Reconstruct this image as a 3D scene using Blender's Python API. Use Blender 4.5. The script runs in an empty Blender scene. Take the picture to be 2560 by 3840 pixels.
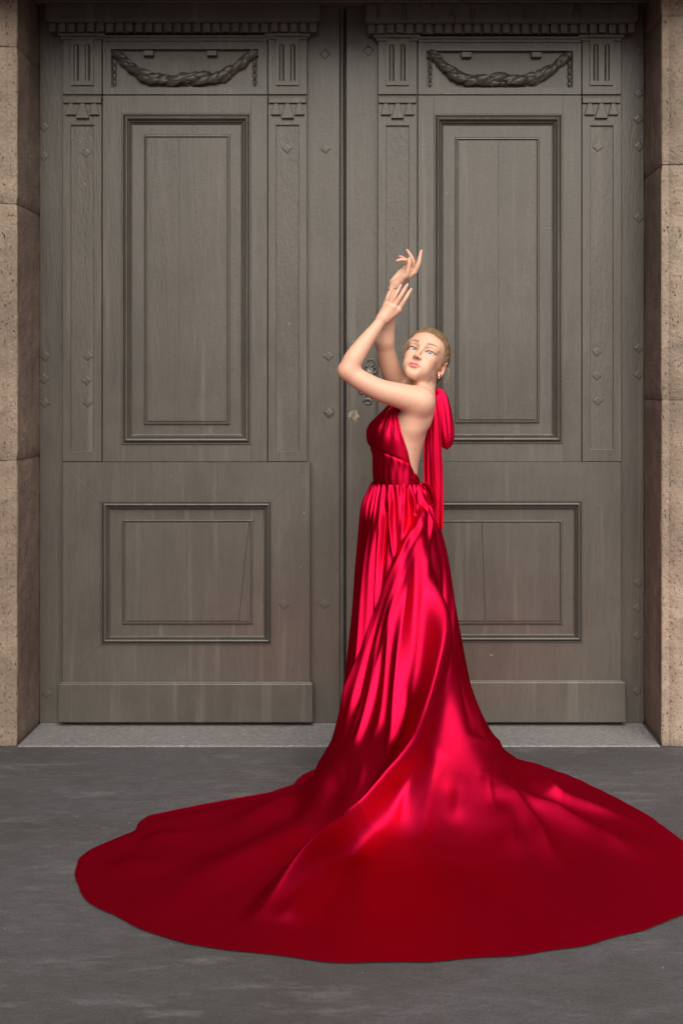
import bpy, math, random
import numpy as np
from mathutils import Vector, Matrix, noise as mnoise

R = math.radians
random.seed(7)
RNG = np.random.default_rng(7)
scene = bpy.context.scene
col = scene.collection

# ------------------------------------------------------------------ camera
F_PX, H_EYE, D_SILL = 5050.0, 1.45, 5.43     # focal length in photo pixels, eye height, metres to the sill front
PPX, PPY = 1437.0, 1450.0                    # vanishing point of the reveal in the photo
cam_d = bpy.data.cameras.new('camera')
cam_d.sensor_fit = 'VERTICAL'
cam_d.sensor_height = 36.0
cam_d.sensor_width = 24.0
cam_d.lens = F_PX / 3840 * 36
cam_d.shift_x = (1280 - PPX) / 3840
cam_d.shift_y = -(1920 - PPY) / 3840
cam_d.clip_end = 500
cam_d.dof.use_dof = True
cam_d.dof.focus_distance = 5.2
cam_d.dof.aperture_fstop = 8.0
cam = bpy.data.objects.new('camera', cam_d)
cam.location = (0, -D_SILL, H_EYE)
cam.rotation_euler = (R(90), 0, 0)
col.objects.link(cam)
scene.camera = cam

# ------------------------------------------------------------------ world, sun, exposure
SUN_EL, SUN_AZ = R(42), R(5)                # sun high behind the camera
world = bpy.data.worlds.new('World')
scene.world = world
world.use_nodes = True
wn = world.node_tree.nodes
wl = world.node_tree.links
wn.clear()
wo = wn.new('ShaderNodeOutputWorld')
bg = wn.new('ShaderNodeBackground')
sky = wn.new('ShaderNodeTexSky')
sky.sky_type = 'NISHITA'
sky.sun_disc = False
sky.sun_elevation = SUN_EL
sky.sun_rotation = R(180) - SUN_AZ
sky.air_density = 1.0
sky.dust_density = 4.0
sky.ozone_density = 0.6
bg.inputs['Strength'].default_value = 0.09
wl.new(sky.outputs[0], bg.inputs[0])
wl.new(bg.outputs[0], wo.inputs[0])
sun_d = bpy.data.lights.new('sun', 'SUN')
sun_d.energy = 2.4
sun_d.angle = R(62)
sun_d.color = (1.0, 0.93, 0.84)
sun = bpy.data.objects.new('sun', sun_d)
sv = Vector((math.sin(SUN_AZ) * math.cos(SUN_EL), -math.cos(SUN_AZ) * math.cos(SUN_EL), math.sin(SUN_EL)))
sun.rotation_euler = (-sv).to_track_quat('-Z', 'Y').to_euler()
sun.location = (3, -12, 9)
col.objects.link(sun)
scene.view_settings.view_transform = 'Standard'
scene.view_settings.look = 'None'
scene.view_settings.exposure = 0.55
scene.view_settings.gamma = 1.0
scene.view_settings.use_curve_mapping = False
scene.render.engine = 'CYCLES'
scene.cycles.use_denoising = True
scene.cycles.max_bounces = 8

# ------------------------------------------------------------------ helpers
def wpt(px, py, Y):
    d = Y + D_SILL
    return ((px - PPX) * d / F_PX, Y, H_EYE - (py - PPY) * d / F_PX)

def to_px(P):
    d = P[..., 1] + D_SILL
    return PPX + P[..., 0] / d * F_PX, PPY - (P[..., 2] - H_EYE) / d * F_PX

def link(o, parent=None):
    col.objects.link(o)
    if parent is not None:
        o.parent = parent
        o.matrix_parent_inverse = world_mat(parent).inverted()
    return o

def world_mat(o):
    m = Matrix.LocRotScale(o.location, o.rotation_euler, o.scale)
    if o.parent is not None:
        m = world_mat(o.parent) @ o.matrix_parent_inverse @ m
    return m

def mesh(name, verts, faces, mat=None, smooth=False):
    me = bpy.data.meshes.new(name)
    me.from_pydata([tuple(map(float, v)) for v in verts], [], [tuple(map(int, f)) for f in faces])
    if mat is not None:
        me.materials.append(mat)
    if smooth:
        me.polygons.foreach_set('use_smooth', [True] * len(me.polygons))
    me.update()
    return me

def mk(name, verts, faces, mat=None, parent=None, smooth=False, bevel=0.0):
    o = bpy.data.objects.new(name, mesh(name, verts, faces, mat, smooth))
    link(o, parent)
    if bevel:
        b = o.modifiers.new('bevel', 'BEVEL')
        b.width = bevel
        b.segments = 2
        b.limit_method = 'ANGLE'
    return o

def np_mesh(name, V, Q, mat, smooth=True):
    """fast mesh from numpy quads"""
    me = bpy.data.meshes.new(name)
    V = np.ascontiguousarray(V, dtype=np.float32)
    Q = np.ascontiguousarray(Q, dtype=np.int32)
    n = len(Q)
    me.vertices.add(len(V))
    me.vertices.foreach_set('co', V.ravel())
    me.loops.add(n * 4)
    me.loops.foreach_set('vertex_index', Q.ravel())
    me.polygons.add(n)
    me.polygons.foreach_set('loop_start', np.arange(0, n * 4, 4, dtype=np.int32))
    if smooth:
        me.polygons.foreach_set('use_smooth', np.ones(n, dtype=bool))
    me.materials.append(mat)
    me.update(calc_edges=True)
    me.validate()
    return me

def inst(name, me, loc, rot, scale, parent, bevel=0.0):
    o = bpy.data.objects.new(name, me)
    o.location, o.rotation_euler, o.scale = loc, rot, scale
    link(o, parent)
    if bevel:
        b = o.modifiers.new('bevel', 'BEVEL'); b.width = bevel; b.segments = 2
    return o

def thing(name, label, cat, loc=(0, 0, 0), group=None):
    o = bpy.data.objects.new(name, None)
    o.empty_display_size = 0.1
    o.location = loc
    o['label'] = label
    o['category'] = cat
    if group:
        o['group'] = group
    return link(o)

def tag(o, label, cat, group=None):
    o['label'] = label
    o['category'] = cat
    if group:
        o['group'] = group
    return o

def structure(o):
    o['kind'] = 'structure'
    return o

BOXF = [(0, 3, 2, 1), (4, 5, 6, 7), (0, 1, 5, 4), (1, 2, 6, 5), (2, 3, 7, 6), (3, 0, 4, 7)]
def box_v(x0, x1, y0, y1, z0, z1):
    return [(x0, y0, z0), (x1, y0, z0), (x1, y1, z0), (x0, y1, z0), (x0, y0, z1), (x1, y0, z1), (x1, y1, z1), (x0, y1, z1)]

def smoothstep(a, b, x):
    t = np.clip((x - a) / (b - a), 0, 1)
    return t * t * (3 - 2 * t)

# ------------------------------------------------------------------ materials
class NT:
    def __init__(s, name):
        s.m = bpy.data.materials.new(name)
        s.m.use_nodes = True
        s.n = s.m.node_tree.nodes
        s.l = s.m.node_tree.links
        s.b = s.n['Principled BSDF']
    def node(s, t, **kw):
        nd = s.n.new(t)
        for k, v in kw.items():
            if k.startswith('i_'):
                nd.inputs[k[2:].replace('_', ' ')].default_value = v
            else:
                setattr(nd, k, v)
        return nd
    def coords(s, scale=(1, 1, 1), loc=(0, 0, 0), kind='Object'):
        if kind == 'World':
            g = s.n.new('ShaderNodeNewGeometry'); src = g.outputs['Position']
        else:
            g = s.n.new('ShaderNodeTexCoord'); src = g.outputs[kind]
        mp = s.n.new('ShaderNodeMapping')
        mp.inputs['Scale'].default_value = scale
        mp.inputs['Location'].default_value = loc
        s.l.new(src, mp.inputs['Vector'])
        return mp.outputs[0]
    def noise(s, vec, scale, detail=4, rough=0.55, dist=0.0):
        nd = s.n.new('ShaderNodeTexNoise')
        nd.inputs['Scale'].default_value = scale
        nd.inputs['Detail'].default_value = detail
        nd.inputs['Roughness'].default_value = rough
        nd.inputs['Distortion'].default_value = dist
        s.l.new(vec, nd.inputs['Vector'])
        return nd.outputs['Fac']
    def ramp(s, fac, stops):
        nd = s.n.new('ShaderNodeValToRGB')
        cr = nd.color_ramp
        while len(cr.elements) < len(stops):
            cr.elements.new(0.5)
        for e, (p, c) in zip(cr.elements, stops):
            e.position = p
            e.color = (c, c, c, 1) if isinstance(c, (int, float)) else (*c, 1)
        s.l.new(fac, nd.inputs[0])
        return nd.outputs[0]
    def mix(s, fac, a, b, mode='MIX'):
        nd = s.n.new('ShaderNodeMix')
        nd.data_type = 'RGBA'
        nd.blend_type = mode
        for sock, v in ((nd.inputs[0], fac), (nd.inputs[6], a), (nd.inputs[7], b)):
            if isinstance(v, (int, float)):
                sock.default_value = v
            elif isinstance(v, tuple):
                sock.default_value = (*v, 1)
            else:
                s.l.new(v, sock)
        return nd.outputs[2]
    def math(s, op, a, b=0.0):
        nd = s.n.new('ShaderNodeMath')
        nd.operation = op
        for sock, v in ((nd.inputs[0], a), (nd.inputs[1], b)):
            if isinstance(v, (int, float)):
                sock.default_value = v
            else:
                s.l.new(v, sock)
        return nd.outputs[0]
    def bump(s, h, strength, dist, prev=None):
        nd = s.n.new('ShaderNodeBump')
        nd.inputs['Strength'].default_value = strength
        nd.inputs['Distance'].default_value = dist
        s.l.new(h, nd.inputs['Height'])
        if prev is not None:
            s.l.new(prev, nd.inputs['Normal'])
        return nd.outputs[0]
    def attr(s, name):
        nd = s.n.new('ShaderNodeAttribute')
        nd.attribute_name = name
        return nd
    def set(s, **kw):
        for k, v in kw.items():
            sock = s.b.inputs[k.replace('_', ' ')]
            if isinstance(v, (int, float)):
                sock.default_value = v
            elif isinstance(v, tuple):
                sock.default_value = (*v, 1) if len(v) == 3 and sock.type == 'RGBA' else v
            else:
                s.l.new(v, sock)
        return s.m

def door_paint(name, tooled=0.0, peeled=False, seed=0.0, horiz=False):
    t = NT(name)
    st = (1, 1, 9) if horiz else (9, 9, 1)
    stretch = t.coords((st[2], 9, st[0]) if horiz else (9, 9, 1.0), (seed, seed * 2, 0), 'World')
    iso = t.coords((1, 1, 1), (seed, 0, seed), 'World')
    streak = t.noise(stretch, 1.6, 6, 0.62, 0.4)
    cloud = t.noise(iso, 1.7, 5, 0.6, 0.3)
    fine = t.noise(stretch, 14, 4, 0.6)
    speck = t.noise(iso, 95, 3, 0.6)
    base = t.ramp(streak, [(0.22, (0.0555, 0.0517, 0.0443)), (0.5, (0.0691, 0.0651, 0.0564)), (0.72, (0.0862, 0.0801, 0.0701))])
    base = t.mix(t.ramp(t.noise(iso, 7, 5, 0.65, 0.4), [(0.40, 0.0), (0.72, 0.5)]), base, (0.0530, 0.0501, 0.0435))
    base = t.mix(t.ramp(cloud, [(0.40, 0.0), (0.68, 0.75)]), base, (0.0922, 0.0868, 0.0741))
    base = t.mix(t.ramp(fine, [(0.4, 0.0), (0.72, 0.5)]), base, (0.0521, 0.0484, 0.0411))
    chip = t.ramp(t.noise(iso, 38, 2, 0.4), [(0.80, 0.0), (0.82, 1.0)])
    base = t.mix(t.math('MULTIPLY', chip, 0.6), base, (0.3075, 0.2670, 0.2095))
    drip = t.ramp(t.noise(t.coords((26, 26, 0.9), (seed, 3, 1), 'World'), 1.0, 3, 0.5), [(0.58, 0.0), (0.74, 0.85)])
    base = t.mix(drip, base, (0.1119, 0.1052, 0.0902))
    scuff = t.ramp(t.noise(t.coords((5, 5, 34), (seed * 3, 1, 4), 'World'), 1.0, 6, 0.75, 1.5), [(0.66, 0.0), (0.72, 0.4)])
    base = t.mix(scuff, base, (0.1375, 0.1310, 0.1152))
    if peeled:
        pv = t.coords((22, 22, 5), (0, 0, 0), 'World')
        p1 = t.noise(pv, 1.0, 5, 0.7, 0.6)
        base = t.mix(t.ramp(p1, [(0.55, 0.0), (0.60, 0.9)]), base, (0.0324, 0.0250, 0.0201))
        p2 = t.noise(t.coords((40, 40, 9), (4, 0, 2), 'World'), 1.0, 5, 0.7, 0.8)
        base = t.mix(t.ramp(p2, [(0.66, 0.0), (0.68, 1.0)]), base, (0.3587, 0.2503, 0.1531))
    rough = t.ramp(cloud, [(0.2, 0.30), (0.8, 0.46)])
    b = t.bump(fine, 0.18, 0.004)
    b = t.bump(speck, 0.3, 0.002, b)
    b = t.bump(streak, 0.18, 0.01, b)
    if tooled:
        tv = t.coords((120, 120, 38), (seed, 0, 0), 'World')
        b = t.bump(t.noise(tv, 1.0, 3, 0.6, 0.3), tooled, 0.004, b)
    return t.set(Base_Color=base, Roughness=rough, Normal=b, Specular_IOR_Level=0.55)

M = {}
M['paint'] = door_paint('door_paint')
M['paint2'] = door_paint('door_paint_boards', seed=3.3)
M['paint_h'] = door_paint('door_paint_rails', seed=1.7, horiz=True)
M['tooled'] = door_paint('door_paint_tooled', tooled=0.35, seed=5.1)
M['peeled'] = door_paint('door_paint_peeled', peeled=True, seed=2.2, horiz=True)

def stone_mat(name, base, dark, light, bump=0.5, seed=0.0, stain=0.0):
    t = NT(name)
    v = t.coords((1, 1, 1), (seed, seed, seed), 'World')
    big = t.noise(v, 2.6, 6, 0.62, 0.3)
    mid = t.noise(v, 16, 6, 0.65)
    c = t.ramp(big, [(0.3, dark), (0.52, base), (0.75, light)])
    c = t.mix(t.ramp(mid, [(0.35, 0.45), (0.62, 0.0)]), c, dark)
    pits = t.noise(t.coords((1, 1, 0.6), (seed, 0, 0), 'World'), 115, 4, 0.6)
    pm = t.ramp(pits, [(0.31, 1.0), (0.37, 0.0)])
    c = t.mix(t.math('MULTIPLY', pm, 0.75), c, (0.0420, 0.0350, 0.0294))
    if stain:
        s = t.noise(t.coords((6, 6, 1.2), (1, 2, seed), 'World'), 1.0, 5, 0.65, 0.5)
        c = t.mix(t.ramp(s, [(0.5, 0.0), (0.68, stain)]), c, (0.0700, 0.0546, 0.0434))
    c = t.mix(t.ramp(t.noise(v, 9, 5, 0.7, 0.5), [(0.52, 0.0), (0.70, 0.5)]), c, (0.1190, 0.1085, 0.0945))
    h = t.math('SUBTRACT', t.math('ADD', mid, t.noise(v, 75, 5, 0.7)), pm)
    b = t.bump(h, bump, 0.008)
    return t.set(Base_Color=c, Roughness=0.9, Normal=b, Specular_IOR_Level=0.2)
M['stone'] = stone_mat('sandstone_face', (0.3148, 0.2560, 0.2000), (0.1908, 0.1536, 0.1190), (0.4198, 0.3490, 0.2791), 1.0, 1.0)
M['stone_in_shaded'] = stone_mat('sandstone_reveal_shaded', (0.2088, 0.1604, 0.1261), (0.1409, 0.1056, 0.0838), (0.2819, 0.2213, 0.1725), 0.8, 4.0, 0.5)  # shade of the reveal put into a darker stone colour, plus random stains

t = NT('granite_sill')
v = t.coords((1, 1, 1), (0, 0, 0), 'World')
g1 = t.noise(t.coords((55, 140, 60), (0, 0, 0), 'World'), 1.0, 4, 0.65)
c = t.ramp(g1, [(0.33, (0.0983, 0.0983, 0.1034)), (0.5, (0.1693, 0.1681, 0.1738)), (0.68, (0.2675, 0.2675, 0.2795))])
c = t.mix(t.ramp(t.noise(v, 3, 4, 0.6), [(0.35, 0.55), (0.65, 0.0)]), c, (0.1856, 0.1747, 0.1647))
M['sill'] = t.set(Base_Color=c, Roughness=0.8, Normal=t.bump(g1, 0.5, 0.004), Specular_IOR_Level=0.3)

t = NT('worn_asphalt')
v = t.coords((1, 1, 1), (0, 0, 0), 'World')
a1 = t.noise(t.coords((0.5, 0.8, 1), (3, 1, 0), 'World'), 1.3, 4, 0.6, 0.3)
a2 = t.noise(v, 330, 2, 0.8)
a3 = t.noise(t.coords((1, 1.9, 1), (0, 5, 0), 'World'), 14, 7, 0.72, 0.2)
a4 = t.noise(v, 120, 4, 0.75)
c = t.ramp(a1, [(0.36, (0.0593, 0.0548, 0.0523)), (0.58, (0.0988, 0.1005, 0.1098))])
c = t.mix(t.ramp(a3, [(0.42, 0.45), (0.56, 0.0)]), c, (0.0475, 0.0438, 0.0418))
c = t.mix(t.ramp(a4, [(0.36, 0.55), (0.56, 0.0)]), c, (0.0336, 0.0319, 0.0325))
c = t.mix(t.ramp(a2, [(0.50, 0.0), (0.72, 0.55)]), c, (0.1975, 0.1993, 0.2091))
wp = t.noise(t.coords((3.0, 9.0, 1), (7, 2, 0), 'World'), 1.0, 7, 0.78, 0.3)
c = t.mix(t.ramp(wp, [(0.54, 0.0), (0.70, 0.6)]), c, (0.1827, 0.1844, 0.1987))
c = t.mix(t.ramp(t.noise(v, 48, 2, 0.4), [(0.79, 0.0), (0.81, 0.9)]), c, (0.4444, 0.4482, 0.4496))
h = t.math('ADD', t.math('ADD', a2, a4), t.math('MULTIPLY', a3, 1.5))
M['ground'] = t.set(Base_Color=c, Roughness=t.ramp(a3, [(0.3, 0.55), (0.7, 0.8)]), Normal=t.bump(h, 0.75, 0.006), Specular_IOR_Level=0.4)

t = NT('plain_plaster')
M['plaster'] = t.set(Base_Color=t.ramp(t.noise(t.coords((1, 1, 1), (0, 0, 0), 'World'), 1.5, 7, 0.65), [(0.3, (0.15, 0.125, 0.10)), (0.7, (0.24, 0.205, 0.165))]), Roughness=0.95, Normal=t.bump(t.noise(t.coords((1, 1, 1), (0, 0, 0), 'World'), 60, 5, 0.7), 0.5, 0.006))

t = NT('red_satin')
v = t.coords((1, 1, 1), (0, 0, 0), 'World')
wv = t.noise(v, 700, 2, 0.5)
b = t.bump(wv, 0.06, 0.0008)
t.n.remove(t.b)
df = t.node('ShaderNodeBsdfDiffuse'); df.inputs['Color'].default_value = (0.085, 0.0, 0.0006, 1)
gl = t.node('ShaderNodeBsdfAnisotropic', distribution='BECKMANN'); gl.inputs['Color'].default_value = (0.84, 0.007, 0.064, 1)
gl.inputs['Roughness'].default_value = 0.56
mx = t.node('ShaderNodeMixShader'); mx.inputs[0].default_value = 0.58
for q in (df, gl):
    t.l.new(b, q.inputs['Normal'])
t.l.new(df.outputs[0], mx.inputs[1]); t.l.new(gl.outputs[0], mx.inputs[2])
t.l.new(mx.outputs[0], t.n['Material Output'].inputs['Surface'])
M['satin'] = t.m

t = NT('skin')
ca = t.attr('Col')
v = t.coords((1, 1, 1), (0, 0, 0), 'World')
sn = t.noise(v, 28, 4, 0.6)
c = t.mix(t.ramp(sn, [(0.35, 0.0), (0.7, 0.16)]), ca.outputs['Color'], (0.60, 0.26, 0.18))
mole = t.ramp(t.noise(t.coords((1, 1, 1), (0.7, 0.2, 0.1), 'World'), 34, 1, 0.3), [(0.80, 0.0), (0.815, 0.7)])
c = t.mix(mole, c, (0.30, 0.13, 0.08))
M['skin'] = t.set(Base_Color=c, Roughness=t.math('SUBTRACT', 0.48, t.math('MULTIPLY', ca.outputs['Alpha'], 0.0)), Subsurface_Weight=0.22,
                  Subsurface_Radius=(0.012, 0.005, 0.003), Subsurface_Scale=1.0, Normal=t.bump(t.noise(v, 420, 3, 0.6), 0.06, 0.001), Specular_IOR_Level=0.4)

t = NT('blond_hair')
sa = t.attr('strand')
nd = t.n.new('ShaderNodeTexNoise'); nd.noise_dimensions = '1D'
nd.inputs['Scale'].default_value = 34; nd.inputs['Detail'].default_value = 5; nd.inputs['Roughness'].default_value = 0.7
t.l.new(sa.outputs['Fac'], nd.inputs['W'])
c = t.ramp(nd.outputs['Fac'], [(0.3, (0.085, 0.048, 0.020)), (0.5, (0.205, 0.125, 0.058)), (0.7, (0.38, 0.26, 0.135))])
M['hair'] = t.set(Base_Color=c, Roughness=0.42, Normal=t.bump(nd.outputs['Fac'], 0.9, 0.006), Anisotropic=0.5, Specular_IOR_Level=0.4)
M['strand'] = NT('loose_hair').set(Base_Color=(0.42, 0.29, 0.15), Roughness=0.45)

M['eye_white'] = NT('eye_white').set(Base_Color=(0.50, 0.475, 0.46), Roughness=0.2)
M['iris'] = NT('iris').set(Base_Color=(0.10, 0.17, 0.27), Roughness=0.1)
M['pupil'] = NT('pupil').set(Base_Color=(0.008, 0.008, 0.01), Roughness=0.08)
M['lash'] = NT('lashes').set(Base_Color=(0.015, 0.01, 0.01), Roughness=0.6)
M['metal'] = NT('rose_gold').set(Base_Color=(0.86, 0.72, 0.60), Metallic=1.0, Roughness=0.18)
M['chain'] = NT('dark_chain').set(Base_Color=(0.20, 0.11, 0.07), Metallic=0.8, Roughness=0.35)
M['nail'] = NT('nail_polish').set(Base_Color=(0.74, 0.46, 0.42), Roughness=0.12)
t = NT('bare_wood')
M['bare'] = t.set(Base_Color=t.ramp(t.noise(t.coords((60, 60, 14), (0, 0, 0), 'World'), 1, 4), [(0.35, (0.10, 0.085, 0.068)), (0.65, (0.25, 0.215, 0.17))]), Roughness=0.85)
M['mortar'] = NT('joint_mortar').set(Base_Color=(0.17, 0.13, 0.095), Roughness=0.95)

# ================================================================== the setting
structure(mk('pavement', [(-150, -200, 0), (150, -200, 0), (150, 60, 0), (-150, 60, 0)], [(0, 1, 2, 3)], M['ground']))
XL, XR = -1.4752, 1.1193                     # the two faces of the reveal
Y_DOOR = 0.35

# the recess the door stands in: lintel, facade, added light-blocking overhang and side mass (all unseen)
structure(mk('shade_overhang', box_v(-12, 12, -0.22, -0.004, 3.04, 12.0), BOXF, M['plaster']))  # unseen overhang, its projection added to shade the door top
structure(mk('lintel', box_v(-12, 12, 0.0, 0.7, 3.16, 12.0), BOXF, M['plaster']))
structure(mk('shade_flank', box_v(-4.2, -2.05, -3.6, 0.0, 0.0, 4.05), BOXF, M['plaster']))  # unseen side mass added to darken the left of the door
structure(mk('facade', box_v(-12, -4.05, 0.0, 0.7, 0.0, 3.15), BOXF, M['plaster']))
structure(mk('facade', box_v(3.7, 12, 0.0, 0.7, 0.0, 3.15), BOXF, M['plaster']))

# threshold stone
def slab(name, x0, x1, y0, y1, z0, z1, mat, parent=None, bevel=0.006):
    return mk(name, box_v(x0, x1, y0, y1, z0, z1), BOXF, mat, parent, bevel=bevel)
th = thing('threshold', 'speckled grey granite threshold slab under the double door', 'threshold', (-0.17, 0.17, 0))
xs = [XL + 0.003, 1.1163]
for a, b in zip(xs[:-1], xs[1:]):
    slab('slab', a, b - 0.003, -0.012, 0.45, -0.06, 0.006, M['sill'], th, 0.007)

# stone jambs: blocks with a drafted margin and a rough field, face and reveal in one block
def jamb(name, label, sgn, xe, marg, joints, seed):
    root = thing(name, label, 'stone jamb', (xe + sgn * -0.3, 0.2, 0), None)
    zs = [0.0] + [wpt(0, j, 0.0)[2] for j in joints] + [3.16]
    xo = xe - sgn * 2.6                       # outward end, outside the frame
    for k in range(len(zs) - 1):
        z0, z1 = zs[k] + 0.0015, zs[k + 1] - 0.0015
        off = RNG.uniform(-0.003, 0.003)
        prof = []
        n1 = 34
        for i in range(n1):                   # rough field, denser towards the frame
            f = (i / (n1 - 1)) ** 0.5
            prof.append((xo + (marg - xo) * f, -0.007, 1.0))
        prof.append((marg + sgn * 0.003, -0.001, 0.5))
        for i in range(1, 4):
            prof.append((marg + (xe - sgn * 0.007 - marg) * i / 3, 0.0, 0.35))
        prof.append((xe - sgn * 0.002, 0.002, 0.3))
        prof.append((xe, 0.008, 0.45))
        for i in range(1, 24):
            prof.append((xe, 0.008 + 0.40 * i / 23, 0.9))
        nz = max(3, int((z1 - z0) / 0.018))
        V, Fc = [], []
        for j in range(nz + 1):
            z = z0 + (z1 - z0) * j / nz
            edge = min(j, nz - j)
            for i, (x, y, a) in enumerate(prof):
                q = Vector((x * 1.0 + seed, y + k * 7.1, z))
                d = (mnoise.noise(q * 16) * 0.55 + mnoise.noise(q * 45) * 0.45) * 0.0042 * a
                d += mnoise.noise(q * 5) * 0.003 * a
                if edge == 0:
                    d -= 0.006
                elif edge == 1:
                    d -= 0.0012
                if y <= 0.0025:
                    V.append((x, y - d + off, z))
                else:
                    V.append((x + sgn * d, y, z))
        m = len(prof)
        for j in range(nz):
            for i in range(m - 1):
                f = (j * m + i, j * m + i + 1, (j + 1) * m + i + 1, (j + 1) * m + i)
                Fc.append(f if sgn > 0 else f[::-1])
        o = mk('stone_block', V, Fc, M['stone'], root, smooth=True)
        o.data.materials.append(M['stone_in_shaded'])
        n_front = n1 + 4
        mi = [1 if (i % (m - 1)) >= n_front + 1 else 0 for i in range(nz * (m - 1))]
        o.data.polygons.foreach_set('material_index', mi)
    slab('joint_mortar', min(xo, xe - sgn * 0.008), max(xo, xe - sgn * 0.008), 0.008, 0.42, -0.02, 3.158, M['mortar'], root, 0)
    return root
jamb('stone_jamb', 'rough beige sandstone jamb with drafted margin on the left of the door', 1, XL, wpt(27, 0, 0)[0], [1727, 763, 175], 0.0)
jamb('stone_jamb', 'warm tan sandstone jamb on the right of the door behind the train', -1, XR, wpt(2512, 0, 0)[0], [1500, 617, 60], 9.0)

# beam above the leaves
tb = thing('transom_beam', 'dark wooden beam across the top edge above both door cornices', 'beam', (-0.17, 0.35, 3.1))
z = wpt(0, 8, 0.24)[2]
slab('beam', XL + 0.002, XR - 0.002, 0.24, 0.45, z, 3.158, M['paint_h'], tb, 0.004)

# ================================================================== the door leaves
def DX(px, p): return wpt(px, 0, Y_DOOR - p)[0]
def DZ(py, p): return wpt(0, py, Y_DOOR - p)[2]

def dbox(name, x0, x1, y0, y1, p0, p1, mat, parent, bevel=0.0025):
    return mk(name, box_v(DX(x0, p1), DX(x1, p1), Y_DOOR - p1, Y_DOOR - p0, DZ(y1, p1), DZ(y0, p1)), BOXF, mat, parent, bevel=bevel)

def dprism(name, pts, p0, p1, mat, parent, bevel=0.002, inset=0.0):
    n = len(pts)
    cx = sum(a for a, b in pts) / n; cy = sum(b for a, b in pts) / n
    back = [(DX(a, p1), Y_DOOR - p0, DZ(b, p1)) for a, b in pts]
    front = [(DX(cx + (a - cx) * (1 - inset), p1), Y_DOOR - p1, DZ(cy + (b - cy) * (1 - inset), p1)) for a, b in pts]
    fc = [tuple(range(n, 2 * n)), tuple(range(n))[::-1]] + [(i, (i + 1) % n, n + (i + 1) % n, n + i) for i in range(n)]
    o = mk(name, back + front, fc, mat, parent, bevel=bevel)
    fix_normals(o.data)
    return o

def fix_normals(me):
    import bmesh
    b = bmesh.new(); b.from_mesh(me)
    bmesh.ops.recalc_face_normals(b, faces=b.faces)
    b.to_mesh(me); b.free()

def dring(name, ro, ri, prof, mat, parent, smooth=False):
    """mitred rectangular moulding: prof = [(t, p)], t 0 at the outer rect, 1 at the inner"""
    V, Fc = [], []
    for t_, p in prof:
        x0, x1, y0, y1 = [a + (b - a) * t_ for a, b in zip(ro, ri)]
        V += [(DX(x0, p), Y_DOOR - p, DZ(y0, p)), (DX(x1, p), Y_DOOR - p, DZ(y0, p)),
              (DX(x1, p), Y_DOOR - p, DZ(y1, p)), (DX(x0, p), Y_DOOR - p, DZ(y1, p))]
    for k in range(len(prof) - 1):
        for i in range(4):
            j = (i + 1) % 4
            Fc.append((k * 4 + i, (k + 1) * 4 + i, (k + 1) * 4 + j, k * 4 + j))
    o = mk(name, V, Fc, mat, parent)
    fix_normals(o.data)
    return o

BOLECTION = [(0, 0.006), (0, 0.038), (0.03, 0.040), (0.12, 0.040), (0.14, 0.034), (0.17, 0.034), (0.20, 0.038), (0.26, 0.044), (0.34, 0.0485), (0.42, 0.050),
             (0.50, 0.0485), (0.58, 0.044), (0.63, 0.038), (0.65, 0.033), (0.68, 0.033), (0.71, 0.036), (0.76, 0.037), (0.81, 0.034), (0.84, 0.029),
             (0.88, 0.027), (0.92, 0.028), (0.97, 0.027), (0.985, 0.020), (1.0, 0.018), (1.0, 0.008)]
BEAD = [(0, 0.010), (0, 0.026), (0.2, 0.029), (0.45, 0.0295), (0.60, 0.026), (0.66, 0.018), (0.9, 0.016), (1.0, 0.018), (1.0, 0.010)]

# shared small meshes
def diamond_mesh():
    V = [(-1, 0, 0), (0, 0, -1), (1, 0, 0), (0, 0, 1)]
    ring2 = [(a * 0.86, -0.75, c * 0.86) for a, b, c in V]
    ring3 = [(a * 0.55, -1.0, c * 0.55) for a, b, c in V]
    vs = [(a, 0.3, c) for a, b, c in V] + ring2 + ring3
    fc = []
    for k in range(2):
        for i in range(4):
            j = (i + 1) % 4
            fc.append((k * 4 + i, k * 4 + j, k * 4 + 4 + j, k * 4 + 4 + i))
    fc.append((8, 9, 10, 11))
    me = mesh('stud', vs, fc, M['paint'])
    fix_normals(me)
    return me
STUD = diamond_mesh()
STUD_B = STUD.copy(); STUD_B.materials[0] = M['bare']

def stud(px, py, p, parent, r=22, h=0.0028, me=None):
    x, z = DX(px, p), DZ(py, p)
    s = r * 0.001145
    return inst('stud', me or STUD, (x, Y_DOOR - p, z), (0, R(random.uniform(-6, 6)), 0),
                (s * random.uniform(0.93, 1.07), h, s * random.uniform(0.93, 1.07)), parent)

def leaf_mesh():
    prof = [(0.0, 0.08), (0.18, 0.62), (0.45, 1.0), (0.75, 0.66), (1.0, 0.0)]
    vs, fc = [], []
    for t_, wd in prof:
        for a in (-1, -0.5, 0, 0.5, 1):
            vs.append((a * wd * 0.20, -(0.12 + 0.18 * math.sin(math.pi * min(t_ + .12, 1))) * (1 - 0.75 * a * a) * (0.35 + 0.65 * wd) + (0.04 if a == 0 else 0), t_))
    for k in range(4):
        for i in range(4):
            a = k * 5 + i
            fc.append((a, a + 1, a + 6, a + 5))
    me = mesh('leaf', vs, fc, M['paint'], True)
    fix_normals(me)
    return me
LEAF = leaf_mesh()

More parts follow.
